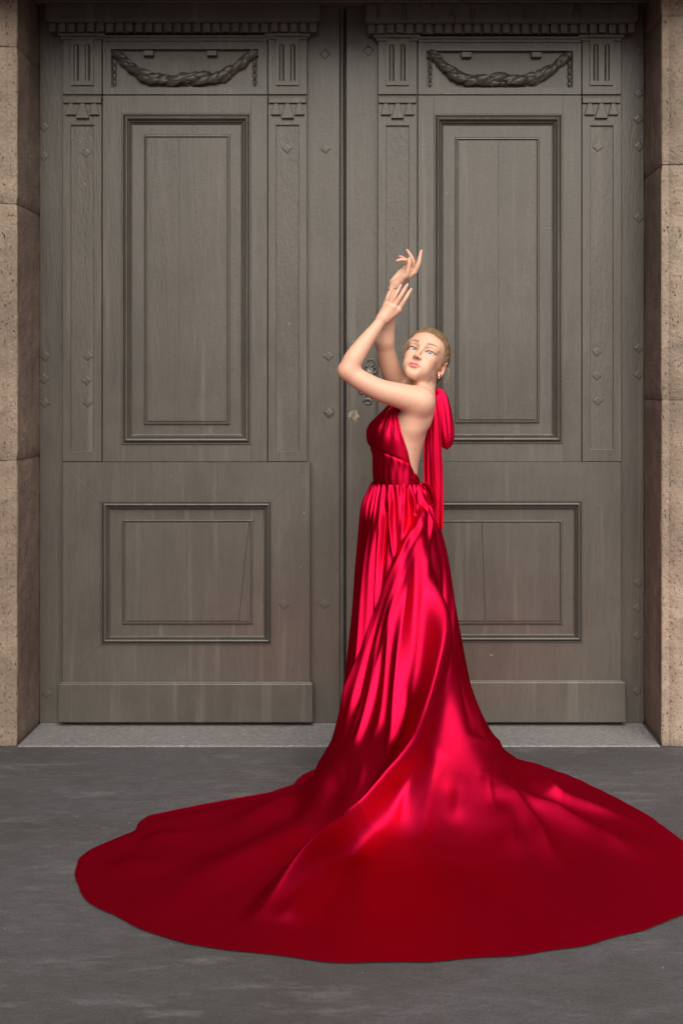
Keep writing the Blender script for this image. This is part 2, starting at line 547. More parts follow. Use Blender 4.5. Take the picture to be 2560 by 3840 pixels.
def tube(pts, rad, seg=8, closed=False, flat=1.0, caps=True):
    """swept tube through world points; rad scalar or list"""
    P = np.array(pts, float)
    n = len(P)
    rad = np.full(n, rad) if np.isscalar(rad) else np.array(rad, float)
    T = np.gradient(P, axis=0)
    T /= np.linalg.norm(T, axis=1)[:, None] + 1e-12
    up = np.array([0, 1.0, 0]) if abs(T[0][1]) < 0.9 else np.array([1.0, 0, 0])
    V, Fc = [], []
    for i in range(n):
        a = np.cross(T[i], up); a /= np.linalg.norm(a) + 1e-12
        b = np.cross(a, T[i])
        for k in range(seg):
            th_ = 2 * math.pi * k / seg
            V.append(P[i] + rad[i] * (math.cos(th_) * a + flat * math.sin(th_) * b))
    for i in range(n - 1):
        for k in range(seg):
            k2 = (k + 1) % seg
            Fc.append((i * seg + k, i * seg + k2, (i + 1) * seg + k2, (i + 1) * seg + k))
    if caps and not closed:
        Fc.append(tuple(range(seg))[::-1])
        Fc.append(tuple((n - 1) * seg + k for k in range(seg)))
    return V, Fc

def spline(pts, n):
    P = np.array(pts, float)
    m = len(P)
    Pe = np.vstack([2 * P[0] - P[1], P, 2 * P[-1] - P[-2]])
    out = []
    for u in np.linspace(0, m - 1 - 1e-9, n):
        i = int(u); f = u - i
        p0, p1, p2, p3 = Pe[i], Pe[i + 1], Pe[i + 2], Pe[i + 3]
        out.append(0.5 * ((2 * p1) + (-p0 + p2) * f + (2 * p0 - 5 * p1 + 4 * p2 - p3) * f * f + (-p0 + 3 * p1 - 3 * p2 + p3) * f ** 3))
    return np.array(out)

def garland(parent, x0, x1, ytop, ysag, p):
    sag = [(x0 + 12, ytop + 8), (x0 + 70, ytop + 62), (x0 + 150, ytop + 108), ((x0 + x1) / 2, ysag), (x1 - 150, ytop + 108), (x1 - 70, ytop + 62), (x1 - 12, ytop + 8)]
    c = spline(sag, 60)
    pts = [(DX(a, p), Y_DOOR - p - 0.004, DZ(b, p)) for a, b in c]
    th_ = [0.009 + 0.017 * math.sin(math.pi * i / 59) for i in range(60)]
    V, Fc = tube(pts, [q * 0.62 for q in th_], 10, flat=0.8)
    g = mk('garland', V, Fc, M['paint'], parent, smooth=True)
    n = 19
    for i in range(n):
        f = (i + 0.5) / n
        k = f * 59
        i0 = min(int(k), 58)
        a, b = Vector(pts[i0]), Vector(pts[i0 + 1])
        q = a.lerp(b, k - i0)
        tan = (b - a).normalized()
        out = 1 if f < 0.5 else -1
        rr = th_[i0]
        for s_ in (-1.0, -0.5, 0.0, 0.5, 1.0):
            d = Vector((-tan.z, 0, tan.x))
            loc = q + d * s_ * rr * 0.85 - Vector((0, rr * (0.72 - 0.55 * s_ * s_), 0)) + tan * random.uniform(-0.008, 0.008)
            ang = math.atan2(tan.x * out, tan.z * out) + random.uniform(-0.25, 0.25) + s_ * 0.35 * out
            L = (0.060 + 0.020 * math.sin(math.pi * f)) * random.uniform(0.85, 1.15)
            inst('leaf', LEAF, loc - tan * out * L * 0.4, (random.uniform(-0.15, 0.05), ang, s_ * 0.5), (L * 1.15, L * 0.85, L), g)
    for xs_, sg in ((x0 + 14, 1), (x1 - 14, -1)):
        # ring at the corner and hanging drop
        ring_p = [(DX(xs_ + 13 * math.cos(k * math.pi / 6), p + .012), Y_DOOR - p - 0.012, DZ(ytop + 14 + 13 * math.sin(k * math.pi / 6), p + .012)) for k in range(13)]
        V, Fc = tube(ring_p, 0.005, 6, caps=False)
        mk('rosette', V, Fc, M['paint'], g, smooth=True)
        for k in range(4):
            for s_ in (-1, 1):
                yy = ytop + 34 + k * 27
                L = 0.040 - 0.003 * k
                inst('leaf', LEAF, (DX(xs_ + s_ * 5, p), Y_DOOR - p - 0.006, DZ(yy, p)), (0.1, math.pi + s_ * 0.28, 0), (L, L * 0.8, L), g)
    return g

def door_leaf(label, c):
    root = thing('door_leaf', label, 'door', (DX((c['base'][0] + c['base'][1]) / 2, 0), Y_DOOR, 0.01), 'leaves of the old double door')
    bx0, bx1 = c['base']
    yb = 2712
    # backing stiles and board
    dbox('backing_board', c['pil'][0][0] + 4, c['pil'][1][1] - 4, 20, yb, -0.06, 0.004, M['paint2'], root)
    for a, b, nm in c['stiles']:
        dbox(nm, a, b, c.get('stile_top', 24), yb, -0.06, 0.0, M['paint'], root, 0.003)
    # cornice
    cx0, cx1 = c['cornice']
    y0, y1, y2, y3 = c['cy']
    cor = dbox('cornice', cx0, cx1, y0, y1, 0.0, 0.088, M['peeled'] if c['peel'] else M['paint_h'], root, 0.003)
    dbox('fillet', cx0 + 8, cx1 - 8, y1, y1 + 6, 0.0, 0.080, M['paint_h'], cor, 0.002)
    dbox('fillet', cx0 + 12, cx1 - 12, y1 + 6, y2 - 2, 0.0, 0.074, M['paint_h'], cor, 0.002)
    dx0, dx1 = c['dent']
    n = 28
    step = (dx1 - dx0 + 10) / n
    w_ = 26 * 0.00113
    hh = (y3 - y2) * 0.00113
    dm = mesh('dentil', box_v(-w_ / 2, w_ / 2, -0.030, 0.030, -hh, 0), BOXF, M['paint'])
    dbox('dentil_band', dx0 + 8, dx1 - 8, y2 - 2, y3 + 4, 0.0, 0.046, M['paint_h'], cor, 0)
    for i in range(n):
        inst('dentil', dm, (DX(dx0 + 13 + i * step, 0.072), Y_DOOR - 0.044, DZ(y2, 0.072) + random.uniform(-.001, .001)), (0, R(random.uniform(-.8, .8)), 0), (random.uniform(.95, 1.04), 1, random.uniform(.96, 1.03)), cor, 0.002)
    # architrave over the middle field
    px = c['pil']
    mx0, mx1 = c['mid']
    ya = y3 + 5
    ar = dbox('architrave', mx0, mx1, ya + 6, ya + 17, 0.0, 0.050, M['paint_h'], root, 0.003)
    dbox('fillet', mx0, mx1, ya + 17, ya + 30, 0.0, 0.043, M['paint_h'], ar, 0.002)
    yf0, yf1 = ya + 30, 354
    # frieze: middle field with garland
    gx0, gx1, gy0, gy1 = c['garl']
    fr = dring('frieze_panel', (mx0, mx1, yf0, yf1), (gx0, gx1, gy0, gy1), [(0, 0.0), (0, 0.034), (0.02, 0.036), (1, 0.036), (1.0, 0.004)], M['paint_h'], root)
    dbox('field', gx0 - 3, gx1 + 3, gy0 - 3, gy1 + 3, 0.0, 0.010, M['paint2'], fr, 0)
    for bxp in c['blocks']:
        dbox('cleat', bxp - 19, bxp + 19, gy0 + 4, gy0 + 24, 0.01, 0.040, M['paint'], fr, 0.002)
    garland(root, gx0, gx1, gy0, gy1 - 26, 0.010)
    for k, (a, b) in enumerate(px):
        mid = (a + b) / 2
        # capital
        cp = dbox('capital', a - 18 + (4 if k else 0), b + 12, ya, ya + 12, 0.0, 0.052, M['paint_h'], root, 0.002)
        dbox('necking', a - 8, b + 4, ya + 12, ya + 24, 0.0, 0.045, M['paint_h'], cp, 0.002)
        dbox('abacus', mid - 48, mid + 50, ya - 1, ya + 11, 0.0, 0.059, M['paint_h'], cp, 0.002)
        # fluted frieze block
        fb = dbox('fluted_block', a, b, ya + 24, yf1, 0.0, 0.036, M['paint'], root, 0.002)
        q0, q1, r0, r1 = mid - 43, mid + 43, ya + 22, 319
        flutes = [(mid - 32, mid - 12), (mid + 10, mid + 30)]
        # plate pierced by two round-topped flutes, each flute a hollow channel
        xs_ = [q0, flutes[0][0], flutes[0][1], flutes[1][0], flutes[1][1], q1]
        for i in (0, 2, 4):
            dbox('plate_bar', xs_[i], xs_[i + 1], r0, r1, 0.034, 0.046, M['paint'], fb, 0)
        for (fa, fbx) in flutes:
            ft, fbm = 165, 303
            rad = (fbx - fa) / 2
            arc = [(fa + rad - rad * math.cos(math.pi * i / 8), ft + rad - rad * math.sin(math.pi * i / 8)) for i in range(9)]
            dprism('plate_top', [(fa, r0), ] + arc + [(fbx, r0)], 0.034, 0.0459, M['paint'], fb, 0)
            dbox('plate_foot', fa, fbx, fbm, r1, 0.034, 0.0459, M['paint'], fb, 0)
            V, Fc = [], []
            rows = [ft, ft + 4, ft + rad] + [fbm]
            for y in rows:
                sc = 0.45 if y == ft else (0.75 if y == ft + 4 else 1)
                for i in range(9):
                    an = math.pi * i / 8
                    pp = 0.0455 - 0.0075 * math.sin(an) * 1.0
                    V.append((DX(fa + rad - rad * sc * math.cos(an), pp), Y_DOOR - pp, DZ(y, pp)))
            for r_ in range(len(rows) - 1):
                for i in range(8):
                    Fc.append((r_ * 9 + i, r_ * 9 + i + 1, r_ * 9 + 10 + i, r_ * 9 + 9 + i))
            mk('flute', V, Fc, M['paint'], fb, smooth=True)
        # regula and guttae
        rg = dbox('regula', a + 2, b - 3, 366, 386, 0.0, 0.044, M['paint_h'], root, 0.002)
        for dxm, tw, bw, yb_ in ((-44, 14, 38, 430), (0, 16, 48, 443), (44, 14, 38, 430)):
            dprism('gutta', [(mid + dxm - tw / 2, 387), (mid + dxm + tw / 2, 387), (mid + dxm + bw / 2, yb_), (mid + dxm - bw / 2, yb_)], 0.030, 0.0455 if dxm else 0.048, M['paint'], rg, 0.002)
        # shaft with tooled sunk panel
        pi_ = (mid - 43, mid + 43, c['shaft'][0], c['shaft'][1])
        pl = dring('pilaster', (a, b, 357, 1731), pi_, [(0, 0.0), (0, 0.029), (0.04, 0.031), (0.97, 0.031), (1, 0.030), (1.0, 0.008)], M['paint'], root)
        dbox('sunk_panel', pi_[0] - 3, pi_[1] + 3, pi_[2] - 3, pi_[3] + 3, 0.0, 0.022, M['tooled'], pl, 0)
        for sx, sy in c['shaft_studs'][k]:
            stud(sx, sy, 0.022, pl, 21, 0.003)
    # upper panel: stiles, rails, moulding, field
    ox0, ox1, oy0, oy1 = c['up_o']
    dbox('panel_stile', mx0, ox0, 358, 1731, 0.0, 0.034, M['paint'], root, 0.0008)
    dbox('panel_stile', ox1, mx1, 358, 1731, 0.0, 0.034, M['paint'], root, 0.0008)
    dbox('panel_rail', ox0 + 0.1, ox1 - 0.1, 358, oy0, 0.0, 0.0337, M['paint_h'], root, 0.0006)
    dbox('panel_rail', ox0 + 0.1, ox1 - 0.1, oy1, 1731, 0.0, 0.0337, M['paint_h'], root, 0.0006)
    mo = dring('moulding', c['up_o'], c['up_i'], BOLECTION, M['paint'], root)
    ix0, ix1, iy0, iy1 = c['up_i']
    pf = dbox('panel', ix0 - 4, ix1 + 4, iy0 - 4, iy1 + 4, 0.0, 0.020, M['paint2'], root, 0)
    fx0, fx1, fy0, fy1 = c['up_f']
    dring('bead', (fx0, fx1, fy0, fy1), (fx0 + 13, fx1 - 13, fy0 + 13, fy1 - 13), BEAD, M['paint'], pf)
    for a, b in zip([fx0 + 13] + c['up_split'], c['up_split'] + [fx1 - 13]):
        dbox('field_board', a + 0.05, b - 0.05, fy0 + 13, fy1 - 13, 0.018, 0.0268, M['paint'], pf, 0.0008)
    # lower board: four mitred members
    lx0, lx1, ly0, ly1 = c['low']
    ox0, ox1, oy0, oy1 = c['lo_o']
    g = 0.05
    dprism('panel_rail', [(lx0 + g, ly0), (lx1 - g, ly0), (ox1 - g, oy0), (ox0 + g, oy0)], 0.0, 0.046, M['paint'], root, 0.0006)
    dprism('panel_rail', [(ox0 + g, oy1), (ox1 - g, oy1), (lx1 - g, ly1), (lx0 + g, ly1)], 0.0, 0.046, M['paint'], root, 0.0006)
    dprism('panel_stile', [(lx0, ly0 + g), (ox0, oy0 + g), (ox0, oy1 - g), (lx0, ly1 - g)], 0.0, 0.046, M['paint'], root, 0.0006)
    rs = dprism('panel_stile', [(ox1, oy0 + g), (lx1, ly0 + g), (lx1, ly1 - g), (ox1, oy1 - g)], 0.0, 0.046, M['paint'], root, 0.0006)
    shift = [(t_, p + 0.011) for t_, p in BOLECTION]
    dring('moulding', c['lo_o'], c['lo_i'], shift, M['paint'], root)
    ix0, ix1, iy0, iy1 = c['lo_i']
    pf = dbox('panel', ix0 - 4, ix1 + 4, iy0 - 4, iy1 + 4, 0.0, 0.031, M['paint2'], root, 0)
    fx0, fx1, fy0, fy1 = c['lo_f']
    dring('bead', (fx0, fx1, fy0, fy1), (fx0 + 13, fx1 - 13, fy0 + 13, fy1 - 13), [(a, b + 0.011) for a, b in BEAD], M['paint'], pf)
    fx0 += 13; fx1 -= 13; fy0 += 13; fy1 -= 13
    st, sb = c['lo_split']
    dprism('field_board', [(fx0, fy0), (st - 0.9, fy0), (sb - 0.9, fy1), (fx0, fy1)], 0.028, 0.0378, M['paint'], pf, 0.0006)
    dprism('field_board', [(st + 0.9, fy0), (fx1, fy0), (fx1, fy1), (sb + 0.9, fy1)], 0.028, 0.0373, M['paint'], pf, 0.0006)
    # plinth
    plx0, plx1 = c['plinth']
    pb = dbox('plinth', plx0, plx1, ly1, 2710, 0.0, 0.060, M['paint_h'], root, 0.004)
    dbox('fillet', lx0 - 10, lx1 + 8, ly1 - 6, ly1 + 3, 0.0, 0.054, M['paint_h'], pb, 0.003)
    for sx, sy, pp in c['studs']:
        stud(sx, sy, pp, root)
    return root

left = door_leaf('left leaf of the grey carved double door, fully in view', dict(
    base=(149, 1291), stiles=[(149, 240, 'hanging_stile'), (1147, 1291, 'meeting_stile')], cornice=(171, 1199), cy=(11, 75, 86, 119), peel=False,
    dent=(183, 1187), pil=[(236, 382), (1005, 1151)], mid=(386, 1002), garl=(417, 969, 184, 328), blocks=[556, 794],
    shaft=(470, 1692), shaft_studs=[[(323, 573), (330, 1335), (325, 1425), (330, 1510)], [(1076, 557)]],
    up_o=(456, 941, 424, 1666), up_i=(497, 903, 466, 1628), up_f=(541, 862, 505, 1592), up_split=[672],
    low=(237, 1162, 1734, 2564), lo_o=(377, 1018, 1880, 2418), lo_i=(416, 989, 1911, 2384), lo_f=(459, 948, 1948, 2341), lo_split=(934, 896),
    plinth=(218, 1173),
    studs=[(1218, 203, 0), (1220, 557, 0), (1232, 1335, 0), (1218, 2265, 0), (1065, 2265, .046),
           (166, 475, 0), (164, 585, 0), (170, 1335, 0), (165, 1420, 0), (169, 1510, 0), (176, 2600, 0)]))
right = door_leaf('right leaf of the grey carved double door, partly behind the woman', dict(
    base=(1297, 2413), stiles=[(1297, 1424, 'meeting_stile'), (2322, 2413, 'hanging_stile')], cornice=(1367, 2392), cy=(13, 78, 90, 124), peel=True,
    dent=(1378, 2379), pil=[(1417, 1563), (2181, 2328)], mid=(1567, 2178), garl=(1598, 2147, 190, 329), blocks=[1749, 2011],
    shaft=(472, 1684), shaft_studs=[[], [(2240, 552), (2236, 1318), (2236, 1408), (2240, 1502)]],
    up_o=(1627, 2109, 427, 1662), up_i=(1662, 2068, 469, 1627), up_f=(1706, 2021, 515, 1586), up_split=[1868],
    low=(1420, 2326, 1733, 2558), lo_o=(1563, 2183, 1877, 2410), lo_i=(1598, 2150, 1910, 2378), lo_f=(1639, 2107, 1950, 2341), lo_split=(1806, 1818),
    plinth=(1402, 2345),
    studs=[(1380, 190, 0), (2396, 188, 0), (2394, 350, 0), (2393, 447, 0), (2394, 549, 0), (2394, 815, 0), (2394, 1305, 0),
           (2393, 1405, 0), (2392, 2185, 0), (2390, 2280, 0), (2388, 2385, 0), (2388, 2590, 0)]))

# meeting bead, rebate strip and damaged studs on the leaves
def vbead(parent, xa, xb, y0, y1, p):
    V, Fc = [], []
    n = 8
    for y in (y0, y1):
        for i in range(n + 1):
            an = math.pi * i / n
            pp = p * math.sin(an)
            V.append((DX((xa + xb) / 2 - (xb - xa) / 2 * math.cos(an), pp), Y_DOOR - pp, DZ(y, pp)))
    for i in range(n):
        Fc.append((i, i + 1, n + 2 + i, n + 1 + i))
    o = mk('meeting_bead', V, Fc, M['paint'], parent, smooth=True)
    fix_normals(o.data)
vbead(left, 1272, 1290, 26, 2710, 0.016)
dbox('rebate_strip', 1262, 1330, 24, 2712, -0.09, -0.062, M['paint2'], left, 0)
for lf, sx, sy in ((left, 1233, 1545), (right, 1327, 1562)):
    pts = []
    for i in range(12):
        a = i * math.pi / 6
        rr = 23 * (1 / (abs(math.cos(a)) + abs(math.sin(a)))) ** 0.6 + random.uniform(-3, 4)
        pts.append((sx + rr * math.cos(a), sy + rr * 1.1 * math.sin(a)))
    dprism('torn_wood', pts, 0.0, 0.002, M['bare'] if lf is right else M['paint2'], lf, 0, 0.1)
    stud(sx, sy + 2, 0.002, lf, 19, 0.006, STUD_B if lf is right else STUD)

# lock plate relief on the right leaf: scrolls, balls and leaf blobs
def relief(pts, r, name='scroll'):
    c = spline([(DX(a, 0.004), Y_DOOR - 0.004, DZ(b, 0.004)) for a, b in pts], 26)
    rr = [r * 0.00078 * (0.55 + 0.45 * math.sin(math.pi * min(1, i / 25 + 0.15))) for i in range(26)]
    V, Fc = tube(c, rr, 8, flat=0.65)
    mk(name, V, Fc, M['paint'], esc, smooth=True)
esc = mk('lock_plate', *tube([(DX(1385, .001), Y_DOOR - 0.001, DZ(y, .001)) for y in (1372, 1400, 1440, 1480, 1498)], [0.012, 0.02, 0.024, 0.02, 0.012], 10, flat=0.2), M['paint'], right, smooth=True)
relief([(1378, 1354), (1388, 1346), (1400, 1352), (1402, 1366), (1390, 1372), (1386, 1382), (1396, 1388), (1402, 1380)], 6)
relief([(1396, 1392), (1404, 1398), (1412, 1392), (1410, 1386)], 5)
relief([(1390, 1400), (1380, 1420), (1388, 1446), (1402, 1460), (1396, 1474), (1382, 1474)], 6)
relief([(1346, 1462), (1350, 1474), (1362, 1474), (1366, 1466)], 5)
relief([(1362, 1506), (1372, 1496), (1386, 1498), (1392, 1508), (1382, 1514), (1370, 1514)], 8)
for a, b, r in ((1374, 1373, 6), (1404, 1378, 6), (1349, 1468, 5)):
    V, Fc = tube([(DX(a, .004) + dx_, Y_DOOR - 0.004, DZ(b, .004)) for dx_ in (-.006, -.003, 0, .003, .006)], [r * .0004, r * .0009, r * .00115, r * .0009, r * .0004], 8)
    mk('ball', V, Fc, M['paint'], esc, smooth=True)
pts = [(1319 + 20 * math.cos(a) * (1.0 + .12 * math.cos(3 * a)), 1297 + 22 * math.sin(a)) for a in [k * math.pi / 6 for k in range(12)]]
dprism('keyhole_cover', pts, 0.0, 0.005, M['paint'], right, 0.002, 0.1)

# ================================================================== the woman: one continuous body grown from a distance field
YB = -0.43                                    # depth of her body's midline
def bp(px, py, dy=0.0):
    return np.array(wpt(px, py, YB + dy))

class Field:
    def __init__(s, lo, hi, h):
        s.lo = np.array(lo, float); s.h = h
        s.n = np.ceil((np.array(hi) - s.lo) / h).astype(int) + 1
        s.F = np.full(s.n, 0.5, np.float32)
    def region(s, lo, hi):
        a = np.clip(np.floor((np.array(lo) - s.lo) / s.h).astype(int), 0, s.n - 1)
        b = np.clip(np.ceil((np.array(hi) - s.lo) / s.h).astype(int) + 1, 1, s.n)
        sl = tuple(slice(i, j) for i, j in zip(a, b))
        ax = [(s.lo[k] + np.arange(a[k], b[k]) * s.h).astype(np.float32) for k in range(3)]
        return sl, ax[0][:, None, None], ax[1][None, :, None], ax[2][None, None, :]
    def add(s, fn, lo, hi, k=0.01, sub=False):
        m = k + 4 * s.h
        sl, X, Y, Z = s.region(np.array(lo) - m, np.array(hi) + m)
        if any(q.stop <= q.start for q in sl):
            return
        d = fn(X, Y, Z).astype(np.float32)
        a = s.F[sl]
        if sub:
            d = -d
            hh = np.maximum(k - np.abs(a - d), 0) / max(k, 1e-6)
            s.F[sl] = np.maximum(a, d) + hh * hh * k * 0.25
        else:
            hh = np.maximum(k - np.abs(a - d), 0) / max(k, 1e-6)
            s.F[sl] = np.minimum(a, d) - hh * hh * k * 0.25
    def cone(s, a, b, r1, r2, k=0.01, sub=False):
        a, b = np.array(a, float), np.array(b, float)
        ba = b - a; L2 = ba @ ba + 1e-12
        def fn(X, Y, Z):
            t = np.clip(((X - a[0]) * ba[0] + (Y - a[1]) * ba[1] + (Z - a[2]) * ba[2]) / L2, 0, 1)
            return np.sqrt((X - a[0] - t * ba[0]) ** 2 + (Y - a[1] - t * ba[1]) ** 2 + (Z - a[2] - t * ba[2]) ** 2) - (r1 + (r2 - r1) * t)
        rm = max(r1, r2)
        s.add(fn, np.minimum(a, b) - rm, np.maximum(a, b) + rm, k, sub)
    def chain(s, pts, rads, k=0.01, n=22):
        q = spline(np.c_[np.array(pts), np.array(rads)[:, None]], n)
        P, rr = q[:, :3], q[:, 3]
        def fn(X, Y, Z):
            best = None
            for i in range(n - 1):
                a, ba = P[i], P[i + 1] - P[i]
                L2 = ba @ ba + 1e-12
                t = np.clip(((X - a[0]) * ba[0] + (Y - a[1]) * ba[1] + (Z - a[2]) * ba[2]) / L2, 0, 1)
                d = np.sqrt((X - a[0] - t * ba[0]) ** 2 + (Y - a[1] - t * ba[1]) ** 2 + (Z - a[2] - t * ba[2]) ** 2) - (rr[i] + (rr[i + 1] - rr[i]) * t)
                best = d if best is None else np.minimum(best, d)
            return best
        m = rr.max()
        s.add(fn, P.min(0) - m, P.max(0) + m, k)
    def ell(s, c, r, rot=None, k=0.01, sub=False):
        c, r = np.array(c, float), np.array(r, float)
        Q = np.eye(3) if rot is None else np.array(rot)
        def fn(X, Y, Z):
            x, y, z = X - c[0], Y - c[1], Z - c[2]
            u = Q[0, 0] * x + Q[1, 0] * y + Q[2, 0] * z
            v = Q[0, 1] * x + Q[1, 1] * y + Q[2, 1] * z
            w = Q[0, 2] * x + Q[1, 2] * y + Q[2, 2] * z
            k0 = np.sqrt((u / r[0]) ** 2 + (v / r[1]) ** 2 + (w / r[2]) ** 2)
            k1 = np.sqrt((u / r[0] ** 2) ** 2 + (v / r[1] ** 2) ** 2 + (w / r[2] ** 2) ** 2) + 1e-9
            return k0 * (k0 - 1) / k1
        rm = r.max()
        s.add(fn, c - rm, c + rm, k, sub)
    def mesh(s, iso=0.0):
        """naive surface nets"""
        F = s.F - iso
        ins = F < 0
        S = np.zeros(np.array(F.shape) - 1, np.int8)
        for i in (0, 1):
            for j in (0, 1):
                for k in (0, 1):
                    S += ins[i:F.shape[0] - 1 + i, j:F.shape[1] - 1 + j, k:F.shape[2] - 1 + k]
        act = (S > 0) & (S < 8)
        I = np.argwhere(act)
        idx = np.full(S.shape, -1, np.int32)
        idx[act] = np.arange(len(I))
        cor = {}
        for i in (0, 1):
            for j in (0, 1):
                for k in (0, 1):
                    cor[(i, j, k)] = F[I[:, 0] + i, I[:, 1] + j, I[:, 2] + k]
        acc = np.zeros((len(I), 3)); cnt = np.zeros(len(I))
        for a in cor:
            for ax in range(3):
                if a[ax] == 0:
                    b = list(a); b[ax] = 1; b = tuple(b)
                    fa, fb = cor[a], cor[b]
                    x = (fa < 0) != (fb < 0)
                    t = np.where(x, fa / np.where(x, fa - fb, 1), 0)
                    p = np.tile(np.array(a, float), (len(I), 1)); p[:, ax] = t
                    acc[x] += p[x]; cnt[x] += 1
        V = s.lo + (I + acc / cnt[:, None]) * s.h
        quads = []
        for ax in range(3):
            sh = [slice(None)] * 3; sh2 = [slice(None)] * 3
            sh[ax] = slice(0, -1); sh2[ax] = slice(1, None)
            A, B = ins[tuple(sh)], ins[tuple(sh2)]
            E = np.argwhere(A != B)
            o1, o2 = [k for k in range(3) if k != ax]
            ok = (E[:, o1] > 0) & (E[:, o2] > 0) & (E[:, o1] < F.shape[o1] - 1) & (E[:, o2] < F.shape[o2] - 1)
            E = E[ok]
            flip = A[tuple(E.T)]
            c = []
            for d1, d2 in ((-1, -1), (0, -1), (0, 0), (-1, 0)):
                e = E.copy(); e[:, o1] += d1; e[:, o2] += d2
                c.append(idx[tuple(e.T)])
            q = np.stack(c, 1)
            if ax == 1:
                flip = ~flip
            q[~flip] = q[~flip][:, ::-1]
            quads.append(q)
        Q = np.vstack(quads)
        Q = Q[(Q >= 0).all(1)]
        return V, Q

# ---- torso: stacked elliptical sections, body turned a little towards the camera
TH = R(15)
FW = np.array([-math.cos(TH), -math.sin(TH), 0.0])      # the way she faces
LF = np.array([math.sin(TH), -math.cos(TH), 0.0])       # her left, towards the camera
T_ROWS = [  # py, front px, back px, half breadth
    (1960, 1440, 1545, .09), (1900, 1422, 1555, .10), (1850, 1412, 1566, .112), (1790, 1404, 1563, .117), (1743, 1402, 1567, .117),
    (1690, 1405, 1579, .123), (1640, 1418, 1593, .130), (1590, 1434, 1607, .134), (1545, 1458, 1619, .132),
    (1510, 1492, 1624, .120), (1480, 1528, 1622, .092), (1458, 1555, 1614, .055)]
tz = np.array([bp(0, r[0])[2] for r in T_ROWS])
tc = np.array([[bp((r[1] + r[2]) / 2, r[0])[0], YB] for r in T_ROWS])
tb_ = np.array([r[3] for r in T_ROWS])
half = np.array([(r[2] - r[1]) / 2 * 5.0 / F_PX for r in T_ROWS])
ta = np.sqrt(np.maximum(half ** 2 - (tb_ * math.sin(TH)) ** 2, 0.02 ** 2)) / math.cos(TH)
def torso_fn(grow=0.0):
    def fn(X, Y, Z):
        z = Z.ravel()
        a = (np.interp(z, tz, ta) + grow)[None, None, :]
        b = (np.interp(z, tz, tb_) + grow)[None, None, :]
        cx = np.interp(z, tz, tc[:, 0])[None, None, :]
        x, y = X - cx, Y - YB
        f = x * FW[0] + y * FW[1]; l = x * LF[0] + y * LF[1]
        k0 = np.sqrt((f / a) ** 2 + (l / b) ** 2)
        k1 = np.sqrt((f / a ** 2) ** 2 + (l / b ** 2) ** 2) + 1e-9
        d = k0 * (k0 - 1) / k1
        return np.maximum(d, np.maximum(Z - tz[-1], tz[0] - Z))
    return fn
def smooth_rows(n=9):
    """resample the section table smoothly"""
    global tz, tc, tb_, ta
    o = np.argsort(tz)
    z = tz[o]
    zz = np.linspace(z[0], z[-1], 140)
    def sm(v):
        y = np.interp(zz, z, v[o])
        k = np.hanning(17); k /= k.sum()
        return np.convolve(np.pad(y, 8, mode='edge'), k, 'valid')
    tc = np.stack([sm(tc[:, 0]), sm(tc[:, 1])], 1); tb_ = sm(tb_); ta = sm(ta); tz = zz
smooth_rows()
# torso_fn uses tz[-1] as top and tz[0] as bottom
body = Field((-0.26, -0.72, 0.90), (0.33, -0.13, 2.0), 0.0022)
ext = 0.20
lo = np.array([tc[:, 0].min() - ext, YB - ext, tz[0]]); hi = np.array([tc[:, 0].max() + ext, YB + ext, tz[-1]])
body.add(torso_fn(), lo, hi, 0.03)

# ---- head
HY, HP, HR = R(-19.5), R(-20.0), R(22.2)
cy_, sy_, cp_, sp_, cr_, sr_ = math.cos(HY), math.sin(HY), math.cos(HP), math.sin(HP), math.cos(HR), math.sin(HR)
HROT = np.array([[cr_, 0, sr_], [0, 1, 0], [-sr_, 0, cr_]]) @ np.array([[1, 0, 0], [0, cp_, -sp_], [0, sp_, cp_]]) @ np.array([[cy_, -sy_, 0], [sy_, cy_, 0], [0, 0, 1]])
HS = 1.025
HC = bp(1592.6, 1347.6, 0.0)
def hp(x, y, z): return HC + HROT @ (np.array([x, y, z]) * HS)
def hl(V): return ((V - HC) @ HROT) / HS
class Head:
    """same field, coordinates given in the head's own frame"""
    def __init__(s, f): s.f = f
    def cone(s, a, b, r1, r2, k=0.01, sub=False): s.f.cone(hp(*a), hp(*b), r1 * HS, r2 * HS, k, sub)
    def ell(s, c, r, rx=0.0, ry=0.0, rz=0.0, k=0.01, sub=False):
        q = Matrix.Rotation(rz, 3, 'Z') @ Matrix.Rotation(ry, 3, 'Y') @ Matrix.Rotation(rx, 3, 'X')
        s.f.ell(hp(*c), np.array(r) * HS, HROT @ np.array(q), k, sub)

def build_skull(h):
    h.ell((0, 0.016, 0.026), (0.070, 0.088, 0.080), k=0.02)
    h.ell((0, -0.034, 0.040), (0.062, 0.050, 0.055), k=0.03)          # forehead
build_skull(Head(body))
hd = Head(body)
hd.ell((0, -0.029, -0.030), (0.0500, 0.055, 0.075), k=0.025)            # face mass
for s in (-1, 1):
    hd.cone((s * 0.0435, 0.002, -0.055), (s * 0.008, -0.071, -0.0955), 0.0120, 0.0120, 0.020)   # jaw line
    hd.ell((s * 0.0370, -0.056, -0.024), (0.0195, 0.021, 0.018), k=0.022)                      # cheekbone
    hd.ell((s * 0.026, -0.062, -0.056), (0.020, 0.016, 0.026), k=0.020)                      # cheek
    hd.ell((s * 0.0315, -0.034, -0.053), (0.017, 0.030, 0.031), k=0.025)                      # side of the cheek
    hd.cone((s * 0.012, -0.079, 0.0175), (s * 0.044, -0.064, 0.021), 0.009, 0.010, 0.020)    # brow ridge
hd.ell((0, -0.067, -0.086), (0.027, 0.016, 0.018), k=0.025)
hd.ell((0, -0.0785, -0.0985), (0.012, 0.010, 0.0095), k=0.026)           # chin
hd.ell((0, -0.076, -0.072), (0.026, 0.015, 0.022), k=0.016)           # muzzle
